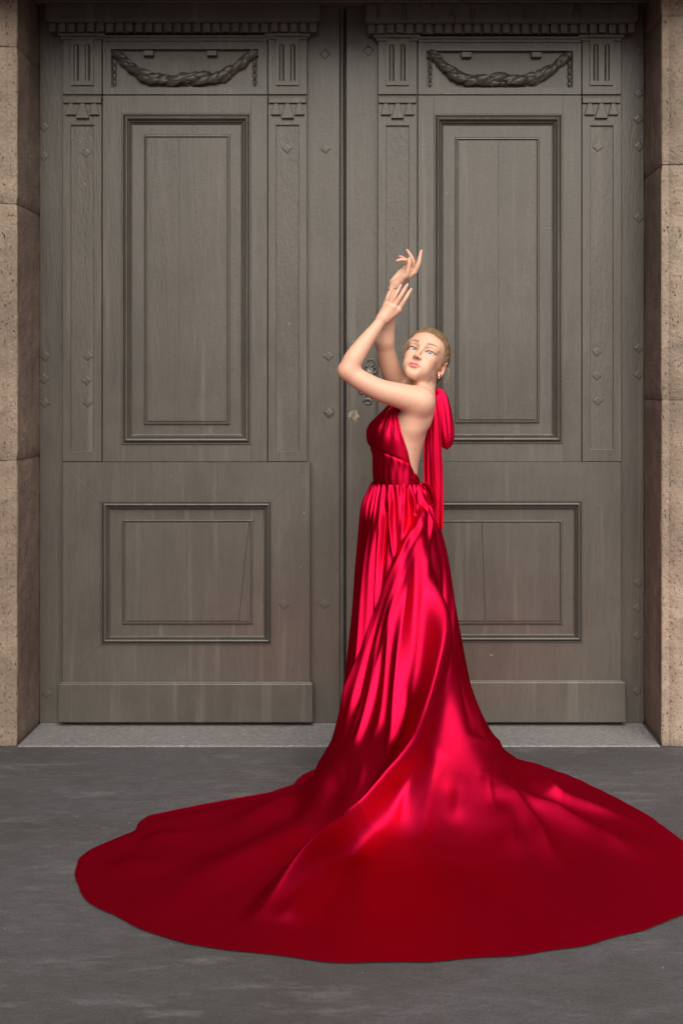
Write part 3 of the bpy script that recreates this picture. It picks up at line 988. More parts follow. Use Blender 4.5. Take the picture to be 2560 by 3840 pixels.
for s in (-1, 1):
    hd.ell((s * 0.031, -0.093, 0.000), (0.018, 0.016, 0.0105), k=0.014, sub=True)            # eye socket
    hd.ell((s * 0.031, -0.0665, 0.000), (0.0152, 0.0145, 0.0128), k=0.007)                    # lids over the ball
# nose
hd.cone((0, -0.079, 0.008), (0, -0.0985, -0.030), 0.0062, 0.0072, 0.012)
hd.ell((0, -0.1005, -0.036), (0.0088, 0.0085, 0.0075), k=0.008)
for s in (-1, 1):
    hd.ell((s * 0.0105, -0.0925, -0.0385), (0.0062, 0.0082, 0.0062), k=0.006)
    hd.ell((s * 0.0058, -0.0975, -0.0445), (0.0030, 0.0044, 0.0028), k=0.002, sub=True)
# lips
for s in (-1, 1):
    hd.cone((0, -0.0908, -0.0635), (s * 0.006, -0.0914, -0.0632), 0.0046, 0.0051, 0.004)
    hd.cone((s * 0.006, -0.0914, -0.0632), (s * 0.0225, -0.0805, -0.0678), 0.0051, 0.0020, 0.004)
    hd.cone((0, -0.0905, -0.0745), (s * 0.008, -0.0892, -0.0745), 0.0060, 0.0057, 0.004)
    hd.cone((s * 0.008, -0.0892, -0.0745), (s * 0.0210, -0.0800, -0.0686), 0.0057, 0.0020, 0.004)
hd.cone((-0.022, -0.0840, -0.0684), (0, -0.0975, -0.0688), 0.0009, 0.0012, 0.0022, True)
hd.cone((0.022, -0.0840, -0.0684), (0, -0.0975, -0.0688), 0.0009, 0.0012, 0.0022, True)
hd.ell((0, -0.094, -0.0505), (0.0035, 0.006, 0.007), k=0.006, sub=True)      # philtrum
hd.ell((0, -0.093, -0.086), (0.014, 0.005, 0.004), k=0.012, sub=True)         # under the lip
# almond openings
for s in (-1, 1):
    hd.ell((s * 0.0315, -0.084, -0.0030), (0.0148, 0.016, 0.0046), ry=-s * 0.12, k=0.0015, sub=True)
# ears
for s in (-1, 1):
    hd.ell((s * (0.0745 if s > 0 else 0.0660), 0.018, -0.014), (0.0065, 0.019, 0.030), rx=0.25, rz=s * 0.55, k=0.006)
    hd.ell((s * 0.0800, 0.011, -0.012), (0.006, 0.010, 0.018), rx=0.25, rz=s * 0.55, k=0.005, sub=True)
    hd.ell((s * (0.0670 if s > 0 else 0.060), 0.006, -0.037), (0.0045, 0.0070, 0.0080), k=0.008)
# ---- neck and shoulders
n0, n1 = bp(1568, 1480, 0.012), bp(1592, 1408, 0.024)
body.cone(n0, n1, 0.049, 0.0430, 0.025)
body.cone(n1, hp(0, 0.026, -0.03), 0.043, 0.048, 0.010)
body.cone(bp(1610, 1420, -0.018), bp(1556, 1478, -0.050), 0.009, 0.009, 0.02)      # neck tendon
body.cone(bp(1582, 1462, 0.02), bp(1572, 1500, -0.10), 0.036, 0.045, 0.04)         # slope to near shoulder
body.cone(bp(1570, 1462, 0.03), bp(1526, 1462, 0.12), 0.034, 0.042, 0.04)          # far shoulder
body.ell(bp(1590, 1540, -0.085), (0.030, 0.040, 0.065), k=0.03)                     # near shoulder blade
body.cone(bp(1545, 1600, -0.110), bp(1552, 1535, -0.115), 0.022, 0.034, 0.045)     # lat into the armpit
# ---- near (left) arm
A0, A1, A2, A3 = bp(1574, 1506, -0.125), bp(1490, 1482, -0.140), bp(1420, 1461, -0.145), bp(1345, 1422, -0.148)
EL = bp(1303, 1391, -0.150)
body.chain([A0, A1, A2, A3, EL], [0.0535, 0.0450, 0.0395, 0.0365, 0.0315], 0.02)
body.cone(EL, bp(1286, 1384, -0.150), 0.024, 0.012, 0.014)
W1 = bp(1432, 1197, -0.092)
body.chain([EL, bp(1326, 1345, -0.142), bp(1366, 1286, -0.122), bp(1404, 1236, -0.104), W1], [0.0320, 0.0355, 0.0290, 0.0225, 0.0188], 0.018)
# ---- far (right) arm
S2 = bp(1522, 1448, 0.125)
E2 = bp(1441, 1277, 0.01)
body.chain([S2, bp(1478, 1412, 0.085), bp(1452, 1345, 0.045), E2], [0.047, 0.0405, 0.0365, 0.0335], 0.02)
W2 = bp(1477, 1080, 0.0)
body.chain([E2, bp(1446, 1235, 0.005), bp(1453, 1180, 0.0), bp(1466, 1120, 0.0), W2], [0.0335, 0.0345, 0.0300, 0.0225, 0.0195], 0.018)
# ---- near hand, its back to the camera
KN = [bp(1446, 1146, -0.082), bp(1459, 1146, -0.092), bp(1476, 1152, -0.095), bp(1493, 1162, -0.088)]
WB = [bp(1424, 1192, -0.090), bp(1430, 1192, -0.096), bp(1437, 1195, -0.097), bp(1446, 1199, -0.092)]
for a, b, r in zip(WB, KN, (0.0105, 0.0110, 0.0112, 0.0110)):
    body.cone(a, b, 0.0125, r, 0.011)
    body.cone(b, b + np.array([0, -0.0015, 0]), 0.0092, 0.009, 0.006)
near_f = [([KN[0], bp(1454, 1113, -0.086), bp(1461, 1098, -0.080), bp(1467, 1087, -0.074)], (0.0080, 0.0068, 0.0060, 0.0048)),
          ([KN[1], bp(1480, 1109, -0.096), bp(1492, 1088, -0.088), bp(1501, 1072, -0.080)], (0.0086, 0.0074, 0.0064, 0.0050)),
          ([KN[2], bp(1505, 1104, -0.098), bp(1517, 1083, -0.090), bp(1526, 1069, -0.082)], (0.0088, 0.0076, 0.0066, 0.0052)),
          ([KN[3], bp(1520, 1119, -0.094), bp(1531, 1100, -0.088), bp(1540, 1086, -0.080)], (0.0086, 0.0075, 0.0065, 0.0052))]
for pts, rr in near_f:
    body.chain(pts, rr, 0.004, 9)
body.chain([bp(1452, 1200, -0.080), bp(1478, 1180, -0.060), bp(1490, 1152, -0.048), bp(1494, 1126, -0.044)], (0.013, 0.0105, 0.0088, 0.006), 0.006)
# ---- far hand, palm up to the left, thumb towards the camera
K2 = [bp(1552, 1021, 0.000), bp(1549, 1009, 0.020), bp(1538, 1002, 0.038), bp(1522, 1002, 0.054)]
for b, w, r in zip(K2, (bp(1486, 1068, -0.004), bp(1482, 1066, 0.008), bp(1478, 1066, 0.016), bp(1474, 1064, 0.024)), (0.0105, 0.011, 0.0105, 0.0098)):
    body.cone(w, b, 0.0125, r, 0.012)
body.cone(bp(1480, 1058, 0.022), bp(1500, 1026, 0.046), 0.016, 0.013, 0.014)
body.cone(bp(1490, 1062, -0.008), bp(1516, 1036, -0.020), 0.0145, 0.0120, 0.012)
far_f = [([bp(1516, 1038, -0.018), bp(1524, 1030, -0.024), bp(1531, 1003, -0.030), bp(1534, 985, -0.031), bp(1534, 972, -0.030)], (0.0120, 0.0110, 0.0088, 0.0082, 0.0058)),
         ([K2[0], bp(1567, 992, -0.006), bp(1573, 966, -0.006), bp(1578, 942, -0.004)], (0.0105, 0.0090, 0.0076, 0.0052)),
         ([K2[1], bp(1549, 983, 0.006), bp(1538, 958, 0.002), bp(1526, 939, 0.002)], (0.0098, 0.0084, 0.0072, 0.0050)),
         ([K2[2], bp(1528, 978, 0.018), bp(1507, 974, 0.006), bp(1488, 978, 0.002)], (0.0094, 0.0082, 0.0070, 0.0050)),
         ([K2[3], bp(1516, 974, 0.042), bp(1508, 966, 0.032), bp(1499, 962, 0.026)], (0.0088, 0.0074, 0.0064, 0.0048))]
for pts, rr in far_f:
    body.chain(pts, rr, 0.004, 10)

BV, BQ = body.mesh()
me = np_mesh('body', BV, BQ, M['skin'])
# colour of the skin: lips, brows, liner, blush, nail tips are own colours; painted shade noted below
H = hl(BV)
C = np.tile(np.array([0.610, 0.380, 0.275]), (len(BV), 1))
def put(mask, colr):
    global C
    C = C * (1 - mask[:, None]) + np.array(colr) * mask[:, None]
x, y, z = H.T
ax_ = np.abs(x)
face = (y < -0.03) & (np.abs(z) < 0.13) & (ax_ < 0.08)
near_head = np.exp(-(((H - np.array([0.045, -0.055, -0.035])) / np.array([0.022, 0.03, 0.018])) ** 2).sum(1)) + np.exp(-(((H - np.array([-0.045, -0.055, -0.035])) / np.array([0.022, 0.03, 0.018])) ** 2).sum(1))
put(np.clip(near_head, 0, 1) * 0.40, (0.62, 0.235, 0.185))
# soft hairline: fine short hairs over the skin
hline = -0.0185 - 0.80 * z + 3.2 * np.maximum(ax_ - 0.030, 0) ** 1.5
hline = np.where(z < -0.006, np.maximum(hline, 0.024), hline)
hd_ = (hline - y) * 0.75
fz = 0.5 + 0.5 * np.sin(x * 900 + 3 * np.sin(z * 400)) * np.sin(x * 1700 + z * 800)
put(np.clip(np.exp(-np.maximum(hd_, 0) / (0.0035 + 0.006 * fz)) * (hd_ > -0.02) * (z > -0.03) * (np.abs(x) < 0.09) * (z < 0.12) * (y < 0.03) * 0.75, 0, 1), (0.26, 0.165, 0.085))
# lips
up_edge = -0.0585 - 0.0016 * np.exp(-(x / 0.003) ** 2) - 0.36 * np.maximum(ax_ - 0.006, 0)
lo_edge = -0.0812 + 0.46 * np.maximum(ax_ - 0.010, 0)
lip = smoothstep(0, 0.0018, up_edge - z) * smoothstep(0, 0.0018, z - lo_edge) * (ax_ < 0.0245) * face
put(lip * 0.9, (0.53, 0.165, 0.175))
put(np.exp(-((z + 0.0688 - 0.02 * ax_) / 0.0014) ** 2) * (ax_ < 0.021) * face * (y < -0.075) * 0.75, (0.22, 0.045, 0.05))  # shade of the mouth slit painted between the lips
# brows
bz = 0.0200 + 0.0080 * np.sin(np.clip((ax_ - 0.012) / 0.040, 0, 1) * 2.3) - 0.16 * np.maximum(ax_ - 0.043, 0)
bt = 0.0056 * (1 - 0.72 * np.clip((ax_ - 0.016) / 0.038, 0, 1))
brow = np.exp(-((z - bz) / bt) ** 4) * smoothstep(0.010, 0.021, ax_) * smoothstep(0.056, 0.050, ax_) * face
put(brow * 0.85, (0.14, 0.070, 0.034))
# eyeliner along the upper lid with a wing
ex = (ax_ - 0.0315) / 0.0152
uz = 0.0046 * np.sqrt(np.clip(1 - ex ** 2, 0, 1)) - 0.0026 + 0.12 * (ax_ - 0.0315)
liner = np.exp(-((z - uz - 0.0012) / 0.0026) ** 4) * (np.abs(ex) < 1.05) * face
wing = np.exp(-((z - (0.0004 + 0.50 * (ax_ - 0.046))) / 0.0018) ** 2) * smoothstep(0.044, 0.047, ax_) * smoothstep(0.056, 0.052, ax_) * face
put(np.clip(liner + wing, 0, 1) * 0.97, (0.016, 0.009, 0.010))
lz = -0.0030 - 0.0046 * np.sqrt(np.clip(1 - ex ** 2, 0, 1))
put(np.exp(-((z - lz + 0.0010) / 0.0012) ** 2) * (np.abs(ex) < 1.0) * face * 0.45, (0.20, 0.09, 0.07))
# nostrils: shade of the openings painted into the skin colour
put(np.exp(-(((H - np.array([0.0058, -0.097, -0.0440])) / 0.0035) ** 2).sum(1)) * 0.7 + np.exp(-(((H - np.array([-0.0058, -0.097, -0.0440])) / 0.0035) ** 2).sum(1)) * 0.7, (0.10, 0.03, 0.025))
for (cx_, rad_, amt_) in ((EL, 0.035, 0.40), (bp(1283, 1384, -0.15), 0.02, 0.35), (E2, 0.035, 0.3), (hp(0, -0.108, -0.037), 0.012, 0.30), (hp(0.076, 0.018, -0.014), 0.03, 0.45)):
    put(np.exp(-(np.linalg.norm(BV - cx_, axis=1) / rad_) ** 2) * amt_, (0.62, 0.27, 0.20))
for kn_ in KN:
    put(np.exp(-(np.linalg.norm(BV - kn_, axis=1) / 0.010) ** 2) * 0.30, (0.62, 0.29, 0.22))
# pinker fingers
for pts, rr in near_f + far_f:
    tip = pts[-1]
    d = np.linalg.norm(BV - tip, axis=1)
    put(np.exp(-(d / 0.022) ** 2) * 0.5, (0.62, 0.28, 0.22))
ca = me.color_attributes.new('Col', 'FLOAT_COLOR', 'POINT')
ca.data.foreach_set('color', np.c_[C, np.zeros(len(C))].astype(np.float32).ravel())

person = thing('person', 'woman in a long red satin halter gown with arms raised before the door', 'person', (float(bp(1495, 0)[0]), YB, 0.0))
bo = bpy.data.objects.new('body', me)
link(bo, person)

# ---- eyes
def sphere(c, r, nu=20, nv=12, q=None, zs=1.0):
    V, Fc = [], []
    q = np.eye(3) if q is None else q
    for j in range(nv + 1):
        ph = math.pi * j / nv
        for i in range(nu):
            a = 2 * math.pi * i / nu
            V.append(np.array(c) + q @ (np.array([math.sin(ph) * math.cos(a), math.sin(ph) * math.sin(a), zs * math.cos(ph)]) * r))
    for j in range(nv):
        for i in range(nu):
            i2 = (i + 1) % nu
            Fc.append((j * nu + i, (j + 1) * nu + i, (j + 1) * nu + i2, j * nu + i2))
    return V, Fc
cam_p = np.array([0, -D_SILL, H_EYE])
for s in (-1, 1):
    c = hp(s * 0.031, -0.0655, 0.0)
    g = cam_p - c; g /= np.linalg.norm(g)
    q = np.array(Vector(g).to_track_quat('Z', 'Y').to_matrix())
    V, Fc = sphere(c, 0.0128 * HS, 24, 20, q)
    e = mk('eye', V, Fc, M['eye_white'], person, smooth=True)
    e.data.materials.append(M['iris']); e.data.materials.append(M['pupil'])
    mi = []
    for j in range(20):
        for i in range(24):
            mi.append(2 if j < 1 else (1 if j < 3 else 0))
    e.data.polygons.foreach_set('material_index', mi)

# ---- hair: combed back from the hairline to a low knot
hf = Field(HC - 0.16, HC + 0.17, 0.0025)
hh = Head(hf)
hh.ell((0, 0.018, 0.029), (0.0800, 0.0965, 0.0885), k=0.01)
hh.ell((0, -0.030, 0.045), (0.0670, 0.0545, 0.0595), k=0.03)
hh.ell((0, 0.075, -0.030), (0.052, 0.040, 0.045), k=0.04)
hh.ell((0, 0.095, -0.062), (0.034, 0.030, 0.030), k=0.02)              # knot at the nape
sl, X, Y, Z = hf.region(HC - 0.16, HC + 0.17)
PX, PY, PZ = (X - HC[0]), (Y - HC[1]), (Z - HC[2])
lx = (HROT[0, 0] * PX + HROT[1, 0] * PY + HROT[2, 0] * PZ) / HS
ly = (HROT[0, 1] * PX + HROT[1, 1] * PY + HROT[2, 1] * PZ) / HS
lz_ = (HROT[0, 2] * PX + HROT[1, 2] * PY + HROT[2, 2] * PZ) / HS
line = -0.0185 - 0.80 * lz_ + 3.2 * np.maximum(np.abs(lx) - 0.030, 0) ** 1.5 * (lz_ > -0.2)
line = np.where(lz_ < -0.006, np.maximum(line, 0.024 - 0.0 * lz_), line)
cut = (line - ly) * 0.75
a = hf.F[sl]
k = 0.007
hq = np.maximum(k - np.abs(a - cut), 0) / k
hf.F[sl] = np.maximum(a, cut) + hq * hq * k * 0.25
HV, HQ = hf.mesh()
Hh = hl(HV)
knot = np.array([0, 0.10, -0.055])
rel = Hh - knot
ang = np.arctan2(rel[:, 0], rel[:, 2] + 0.35 * -rel[:, 1])
nrm = HV - HC
gro = np.sin(ang * 70 + 3 * np.sin(ang * 9)) * 0.0006 + np.sin(ang * 31 + 1) * 0.0007
HV = HV + nrm / np.linalg.norm(nrm, axis=1)[:, None] * gro[:, None]
hm = np_mesh('hair', HV, HQ, M['hair'])
sa = hm.attributes.new('strand', 'FLOAT', 'POINT')
sa.data.foreach_set('value', ang.astype(np.float32) * 2.2)
hair = bpy.data.objects.new('hair', hm)
link(hair, person)
def strand(pts, r=0.0009):
    c = spline(pts, 16)
    V, Fc = tube(c, [r * (1 - 0.75 * i / 15) for i in range(16)], 5)
    mk('loose_strand', V, Fc, M['strand'], hair, smooth=True)
for k in range(13):
    j = random.uniform(-5, 5)
    strand([hp(-0.046, -0.046, 0.060), bp(1541 + j, 1272, -0.03), bp(1520 + j, 1300 + j, -0.02), bp(1510 + 1.5 * j, 1318 + 2 * j, -0.01), bp(1507 + 2 * j, 1336 + j * 3, 0.0)], random.uniform(0.0004, 0.0008))
for k in range(3):
    j = random.uniform(-2, 2)
    strand([hp(0.070, 0.030, -0.004), bp(1682 + j, 1384, -0.04), bp(1683 + j, 1402, -0.04), bp(1675 + j, 1424, -0.035), bp(1662 + j, 1437 + j, -0.03)], 0.0005)
for k in range(3):
    j = random.uniform(-2, 2)
    strand([hp(0.03, 0.10, -0.07), bp(1632 + j, 1446, 0.01), bp(1625 + j, 1456, 0.0), bp(1626 + 2 * j, 1466 + j, 0.0)], 0.0007)

# ---- jewellery
ec = hp(0.0725, 0.000, -0.050)
bx = box_v(-0.0036, 0.0036, -0.0042, 0.0042, -0.0075, 0.0075)
er = mk('earring', [np.array(q) + ec + np.array([0, -0.004, -0.002]) for q in bx], BOXF, M['metal'], person, bevel=0.0016)
ax0 = np.array(bp(1466, 1120, 0)) - W2; ax0 /= np.linalg.norm(ax0)
wc = W2 + ax0 * 0.004
u_ = np.cross(ax0, [0, 1, 0]); u_ /= np.linalg.norm(u_); v_ = np.cross(ax0, u_)
tl = -0.010
V, Fc = tube([wc + (u_ * math.cos(a) + v_ * math.sin(a)) * 0.0218 + ax0 * tl * math.cos(a) for a in np.linspace(0, 2 * math.pi, 40)], [0.0013 if k % 2 else 0.0006 for k in range(40)], 6, caps=False)
mk('bracelet', V, Fc, M['chain'], person, smooth=True)
# nails on the fingers that show them
def nail(tip, prev, face_dir, w=0.0046, L=0.0085):
    t_ = tip - prev; t_ /= np.linalg.norm(t_)
    n_ = np.array(face_dir, float); n_ -= t_ * (n_ @ t_); n_ /= np.linalg.norm(n_)
    b_ = np.cross(t_, n_)
    c = tip + n_ * 0.0030 + t_ * 0.0010
    V, Fc = [], []
    for i in range(5):
        f = i / 4
        ww = w * (0.9 if f < .75 else 0.75 if f < 1 else 0.4)
        for j in (-1, -0.5, 0, 0.5, 1):
            V.append(c + t_ * (f - 0.45) * L + b_ * ww * j + n_ * (0.0022 * (1 - j * j) - 0.0008 * f * f))
    for i in range(4):
        for j in range(4):
            q = i * 5 + j
            Fc.append((q, q + 1, q + 6, q + 5))
    o = mk('nail', V, Fc, M['nail'], person, smooth=True)
    sm_ = o.modifiers.new('thick', 'SOLIDIFY'); sm_.thickness = 0.0008
for pts, rr in near_f:
    nail(pts[-1], pts[-2], (0.25, -1, 0.25))
nail(far_f[0][0][-1], far_f[0][0][-2], (0.1, -1, 0.1), 0.0052, 0.011)
nail(far_f[1][0][-1], far_f[1][0][-2], (1, -0.2, 0.2))
nail(far_f[2][0][-1], far_f[2][0][-2], (0.6, 0.2, 0.8))

# ------------------------------------------------------------------ the gown
def seg_dist(P, line):
    """distance of points to a 3D polyline, and the running parameter (0..1) of the nearest point and the offset vector"""
    n = len(line) - 1
    best = np.full(len(P), 1e9); par = np.zeros(len(P)); off = np.zeros((len(P), 3)); tan = np.zeros((len(P), 3))
    for i in range(n):
        a, ba = line[i], line[i + 1] - line[i]
        L2 = ba @ ba + 1e-12
        t = np.clip(((P - a) @ ba) / L2, 0, 1)
        v = P - a - t[:, None] * ba
        d = np.linalg.norm(v, axis=1)
        m = d < best
        best[m] = d[m]; par[m] = (i + t[m]) / n; off[m] = v[m]; tan[m] = ba / math.sqrt(L2)
    return best, par, off, tan

AX = np.array([bp(1495, 0)[0], YB])                       # axis of the skirt
hem_px = [(1814, 2815), (1927, 2848), (2088, 2897), (2224, 2957), (2345, 3017), (2465, 3090), (2560, 3158), (2650, 3260), (2650, 3380), (2560, 3435), (2506, 3464), (2345, 3512),
          (2104, 3564), (1863, 3594), (1621, 3613), (1300, 3613), (1195, 3607), (1040, 3592), (889, 3572), (690, 3542), (506, 3480), (384, 3419), (299, 3350), (280, 3281), (292, 3228),
          (345, 3190), (452, 3142), (506, 3121), (525, 3085), (548, 3066), (1010, 2978), (1100, 2948), (1180, 2890)]
hem = []
for a, b in hem_px:
    d = F_PX * H_EYE / (b - PPY)
    hem.append(((a - PPX) * d / F_PX - AX[0], d - D_SILL - AX[1]))
hem += [(-0.27, 0.16), (-0.17, 0.27), (0.0, 0.31), (0.17, 0.33), (0.28, 0.36)]
hem = np.array(hem)
ha = np.arctan2(hem[:, 1], hem[:, 0]); hr = np.hypot(hem[:, 0], hem[:, 1])
o = np.argsort(ha); ha, hr = ha[o], hr[o]
ha = np.r_[ha - 2 * math.pi, ha, ha + 2 * math.pi]; hr = np.r_[hr, hr, hr]
# angles: denser towards the camera (-90 deg) and the train
NT_, NV = 900, 330
w_ang = np.linspace(-math.pi, math.pi, 4001)
dens = 1 + 1.6 * np.exp(-((w_ang + math.pi / 2) / 1.0) ** 2) + 4.0 * np.exp(-((w_ang + R(152)) / 0.06) ** 2)
cd = np.cumsum(dens); cd = (cd - cd[0]) / (cd[-1] - cd[0])
th = np.interp(np.arange(NT_) / NT_, cd, w_ang)
Rhem = np.interp(th, ha, hr)
ker = np.hanning(7); ker /= ker.sum()
Rhem = np.convolve(np.r_[Rhem[-3:], Rhem, Rhem[:3]], ker, 'valid')
Rhem = Rhem * (1 + 0.0025 * np.sin(th * 19 + 2 * np.sin(th * 3)) + 0.0025 * np.sin(th * 43 + 1.7 * np.sin(th * 5)))
ZL = np.array([1.094, 1.055, 1.0, 0.85, 0.6, 0.35, 0.15, 0.05, 0.018])
DIRS = np.radians([-180, -155, -135, -112, -90, -65, -45, -22, 0, 45, 90, 135, 180])
TAB = np.array([
    # waist  1.055  1.0   .85   .6    .35   .15   .05   .018
    [0.092, 0.110, 0.131, 0.148, 0.167, 0.195, 0.238, 0.290, 0.350],   # left
    [0.095, 0.112, 0.132, 0.152, 0.176, 0.214, 0.270, 0.340, 0.420],
    [0.108, 0.121, 0.136, 0.166, 0.212, 0.268, 0.350, 0.440, 0.540],   # front left
    [0.118, 0.127, 0.138, 0.176, 0.250, 0.370, 0.530, 0.670, 0.800],
    [0.121, 0.130, 0.140, 0.184, 0.288, 0.460, 0.680, 0.860, 1.020],   # front
    [0.118, 0.128, 0.140, 0.186, 0.290, 0.475, 0.715, 0.930, 1.120],
    [0.107, 0.119, 0.136, 0.176, 0.248, 0.365, 0.545, 0.770, 0.980],   # front right
    [0.092, 0.108, 0.130, 0.170, 0.220, 0.282, 0.350, 0.415, 0.500],
    [0.086, 0.102, 0.126, 0.166, 0.206, 0.248, 0.284, 0.302, 0.325],   # right
    [0.100, 0.112, 0.130, 0.160, 0.190, 0.220, 0.250, 0.272, 0.296],
    [0.120, 0.126, 0.132, 0.156, 0.180, 0.200, 0.222, 0.244, 0.268],   # back
    [0.106, 0.117, 0.132, 0.154, 0.178, 0.200, 0.225, 0.248, 0.270],
    [0.092, 0.110, 0.131, 0.148, 0.167, 0.195, 0.238, 0.290, 0.350]])
prof = np.stack([np.interp(th, DIRS, TAB[:, k]) for k in range(len(ZL))], 1)      # NT x 9
k2 = np.hanning(61); k2 /= k2.sum()
for k in range(prof.shape[1]):
    prof[:, k] = np.convolve(np.r_[prof[-30:, k], prof[:, k], prof[:30, k]], k2, 'valid')
# join profile with the floor part, parametrised by chord length
def pchip_like(xk, yk, x):
    """smooth monotone-ish cubic through (xk, yk) (Fritsch-Carlson)"""
    h_ = np.diff(xk); d_ = np.diff(yk) / h_
    m = np.zeros_like(yk)
    m[1:-1] = np.where(d_[:-1] * d_[1:] > 0, 2 * d_[:-1] * d_[1:] / (d_[:-1] + d_[1:] + 1e-12), 0)
    m[0], m[-1] = d_[0], d_[-1]
    i = np.clip(np.searchsorted(xk, x) - 1, 0, len(xk) - 2)
    t = (x - xk[i]) / h_[i]
    return (yk[i] * (1 + 2 * t) * (1 - t) ** 2 + m[i] * h_[i] * t * (1 - t) ** 2 + yk[i + 1] * t * t * (3 - 2 * t) + m[i + 1] * h_[i] * t * t * (t - 1))
base = np.zeros((NT_, NV, 3)); flr = np.zeros((NT_, NV)); sfrac = np.linspace(0, 1, NV)
for i in range(NT_):
    rr = prof[i].copy()
    R_h = Rhem[i]
    lim = R_h * np.array([1, 1, 1, 1, 1, .95, .90, .86, .82])
    rr = np.minimum(rr, lim)
    rr = np.maximum.accumulate(rr)
    rk = np.r_[rr, R_h * 0.5 + rr[-1] * 0.5, R_h * 0.985, R_h]
    zk = np.r_[ZL, 0.009, 0.006, 0.004]
    ch = np.r_[0, np.cumsum(np.hypot(np.diff(rk), np.diff(zk)) + 1e-4)]
    u = ch / ch[-1]
    r_ = pchip_like(u, rk, sfrac); z_ = pchip_like(u, zk, sfrac)
    c, s = math.cos(th[i]), math.sin(th[i])
    # the waist sits on the torso centre, the axis drifts to the skirt axis below
    drift = np.clip((1.094 - z_) / 0.25, 0, 1)
    x0 = bp(1489, 0)[0] * (1 - drift) + AX[0] * drift
    base[i, :, 0] = x0 + r_ * c; base[i, :, 1] = AX[1] + r_ * s; base[i, :, 2] = z_

def normals(G):
    du = np.roll(G, -1, 0) - np.roll(G, 1, 0)
    dv = np.gradient(G, axis=1)
    n_ = np.cross(du, dv)
    n_ /= np.linalg.norm(n_, axis=2)[..., None] + 1e-12
    return -n_ if n_[NT_ // 2, NV // 3] @ np.array([math.cos(th[NT_ // 2]), math.sin(th[NT_ // 2]), 0.2]) < 0 else n_
N0 = normals(base)
bpx, bpy_ = to_px(base)
view = np.array([0, -D_SILL, H_EYE]) - base
facing = (N0 * view).sum(2) > 0
flatP = base.reshape(-1, 3); flatN = N0.reshape(-1, 3)
fsel = np.where(facing.ravel())[0]
fpx, fpy = bpx.ravel()[fsel], bpy_.ravel()[fsel]
def lift(pts, n=44):
    """photo curve -> 3D curve lying on the gown"""
    c = spline(pts, n)
    out = []
    for a, b in c:
        k = np.argmin((fpx - a) ** 2 + (fpy - b) ** 2)
        out.append(flatP[fsel[k]])
    out = np.array(out)
    kk = np.array([.25, .5, .25])
    for _ in range(9):
        q = out.copy()
        q[1:-1] = out[:-2] * .25 + out[1:-1] * .5 + out[2:] * .25
        out = q
    return out
disp = np.zeros(len(flatP)); shift = np.zeros((len(flatP), 3))
def fold(pts, amp, wl_, wr_, taper=(0.08, 0.12), over=0.0, power=1.4):
    """a fold along a photo curve: wl_/wr_ are the widths left and right of the running direction"""
    global disp, shift
    ln = lift(pts)
    mw = 2.4 * max(wl_, wr_)
    lo_, hi_ = ln.min(0) - mw, ln.max(0) + mw
    m = np.where(((flatP > lo_) & (flatP < hi_)).all(1))[0]
    d, par, off, tan = seg_dist(flatP[m], ln[::2] if len(ln) % 2 else np.vstack([ln[::2], ln[-1]]))
    on = (off * flatN[m]).sum(1)
    d = np.sqrt(((off - flatN[m] * on[:, None]) ** 2).sum(1) + (0.25 * on) ** 2)
    side = (np.cross(tan, off) * flatN[m]).sum(1)                # >0 : left of the direction seen from outside
    w_ = wr_ + (wl_ - wr_) * smoothstep(-0.004, 0.004, side)
    env = smoothstep(0, taper[0], par) * smoothstep(0, taper[1], 1 - par)
    p_ = np.exp(-(d / w_) ** power) * np.clip(1 - (d / (2.3 * w_)) ** 2, 0, 1) ** 2 * env
    disp[m] += amp * p_
    if over:
        dirn = np.cross(flatN[m], tan)
        sgn_ = 1 if over > 0 else -1
        shift[m] += dirn * (amp * over * p_)[:, None]

# soft gathers below the waist that open out into long vertical folds
TH2 = np.repeat(th[:, None], NV, 1)
Zb = base[..., 2]
rng = np.random.default_rng(3)
def pleats(n, seed, sharp=1.0):
    r_ = np.random.default_rng(seed)
    ph = TH2 * n
    for k in range(1, 6):
        ph = ph + r_.uniform(0.3, 0.9) * np.sin(k * TH2 + r_.uniform(0, 6.28))
    c_ = np.cos(ph)
    return np.sign(c_) * np.abs(c_) ** sharp
g0 = pleats(31, 1) * 0.0042 * smoothstep(0.90, 1.05, Zb) * smoothstep(1.100, 1.080, Zb)
g1 = pleats(17, 2) * 0.0050 * smoothstep(0.55, 0.95, Zb) * smoothstep(1.094, 1.03, Zb)
g2 = pleats(11, 5) * 0.0075 * smoothstep(0.15, 0.55, Zb) * smoothstep(1.05, 0.75, Zb)
g3 = pleats(8, 6) * 0.0080 * smoothstep(0.02, 0.20, Zb) * smoothstep(0.8, 0.4, Zb)
r_floor = np.hypot(base[..., 0] - AX[0], base[..., 1] - AX[1])
g4 = (pleats(27, 9) * 0.0045 + pleats(15, 12) * 0.006) * smoothstep(0.22, 0.04, Zb) * np.clip(1.25 - sfrac[None, :], 0, 1) ** 0.5 * smoothstep(0.3, 0.6, r_floor)
calm2 = 1 - 0.8 * np.exp(-((np.degrees(TH2) + 62) / 34) ** 2) * smoothstep(1.1, 0.8, r_floor)
calm = 1 - 0.65 * np.exp(-((np.degrees(TH2) + 50) / 26) ** 2) * smoothstep(0.75, 0.35, Zb)   # smooth broad panel front right
disp += ((g0 + g1 + (g2 + g3) * calm + g4 * calm2)).ravel()

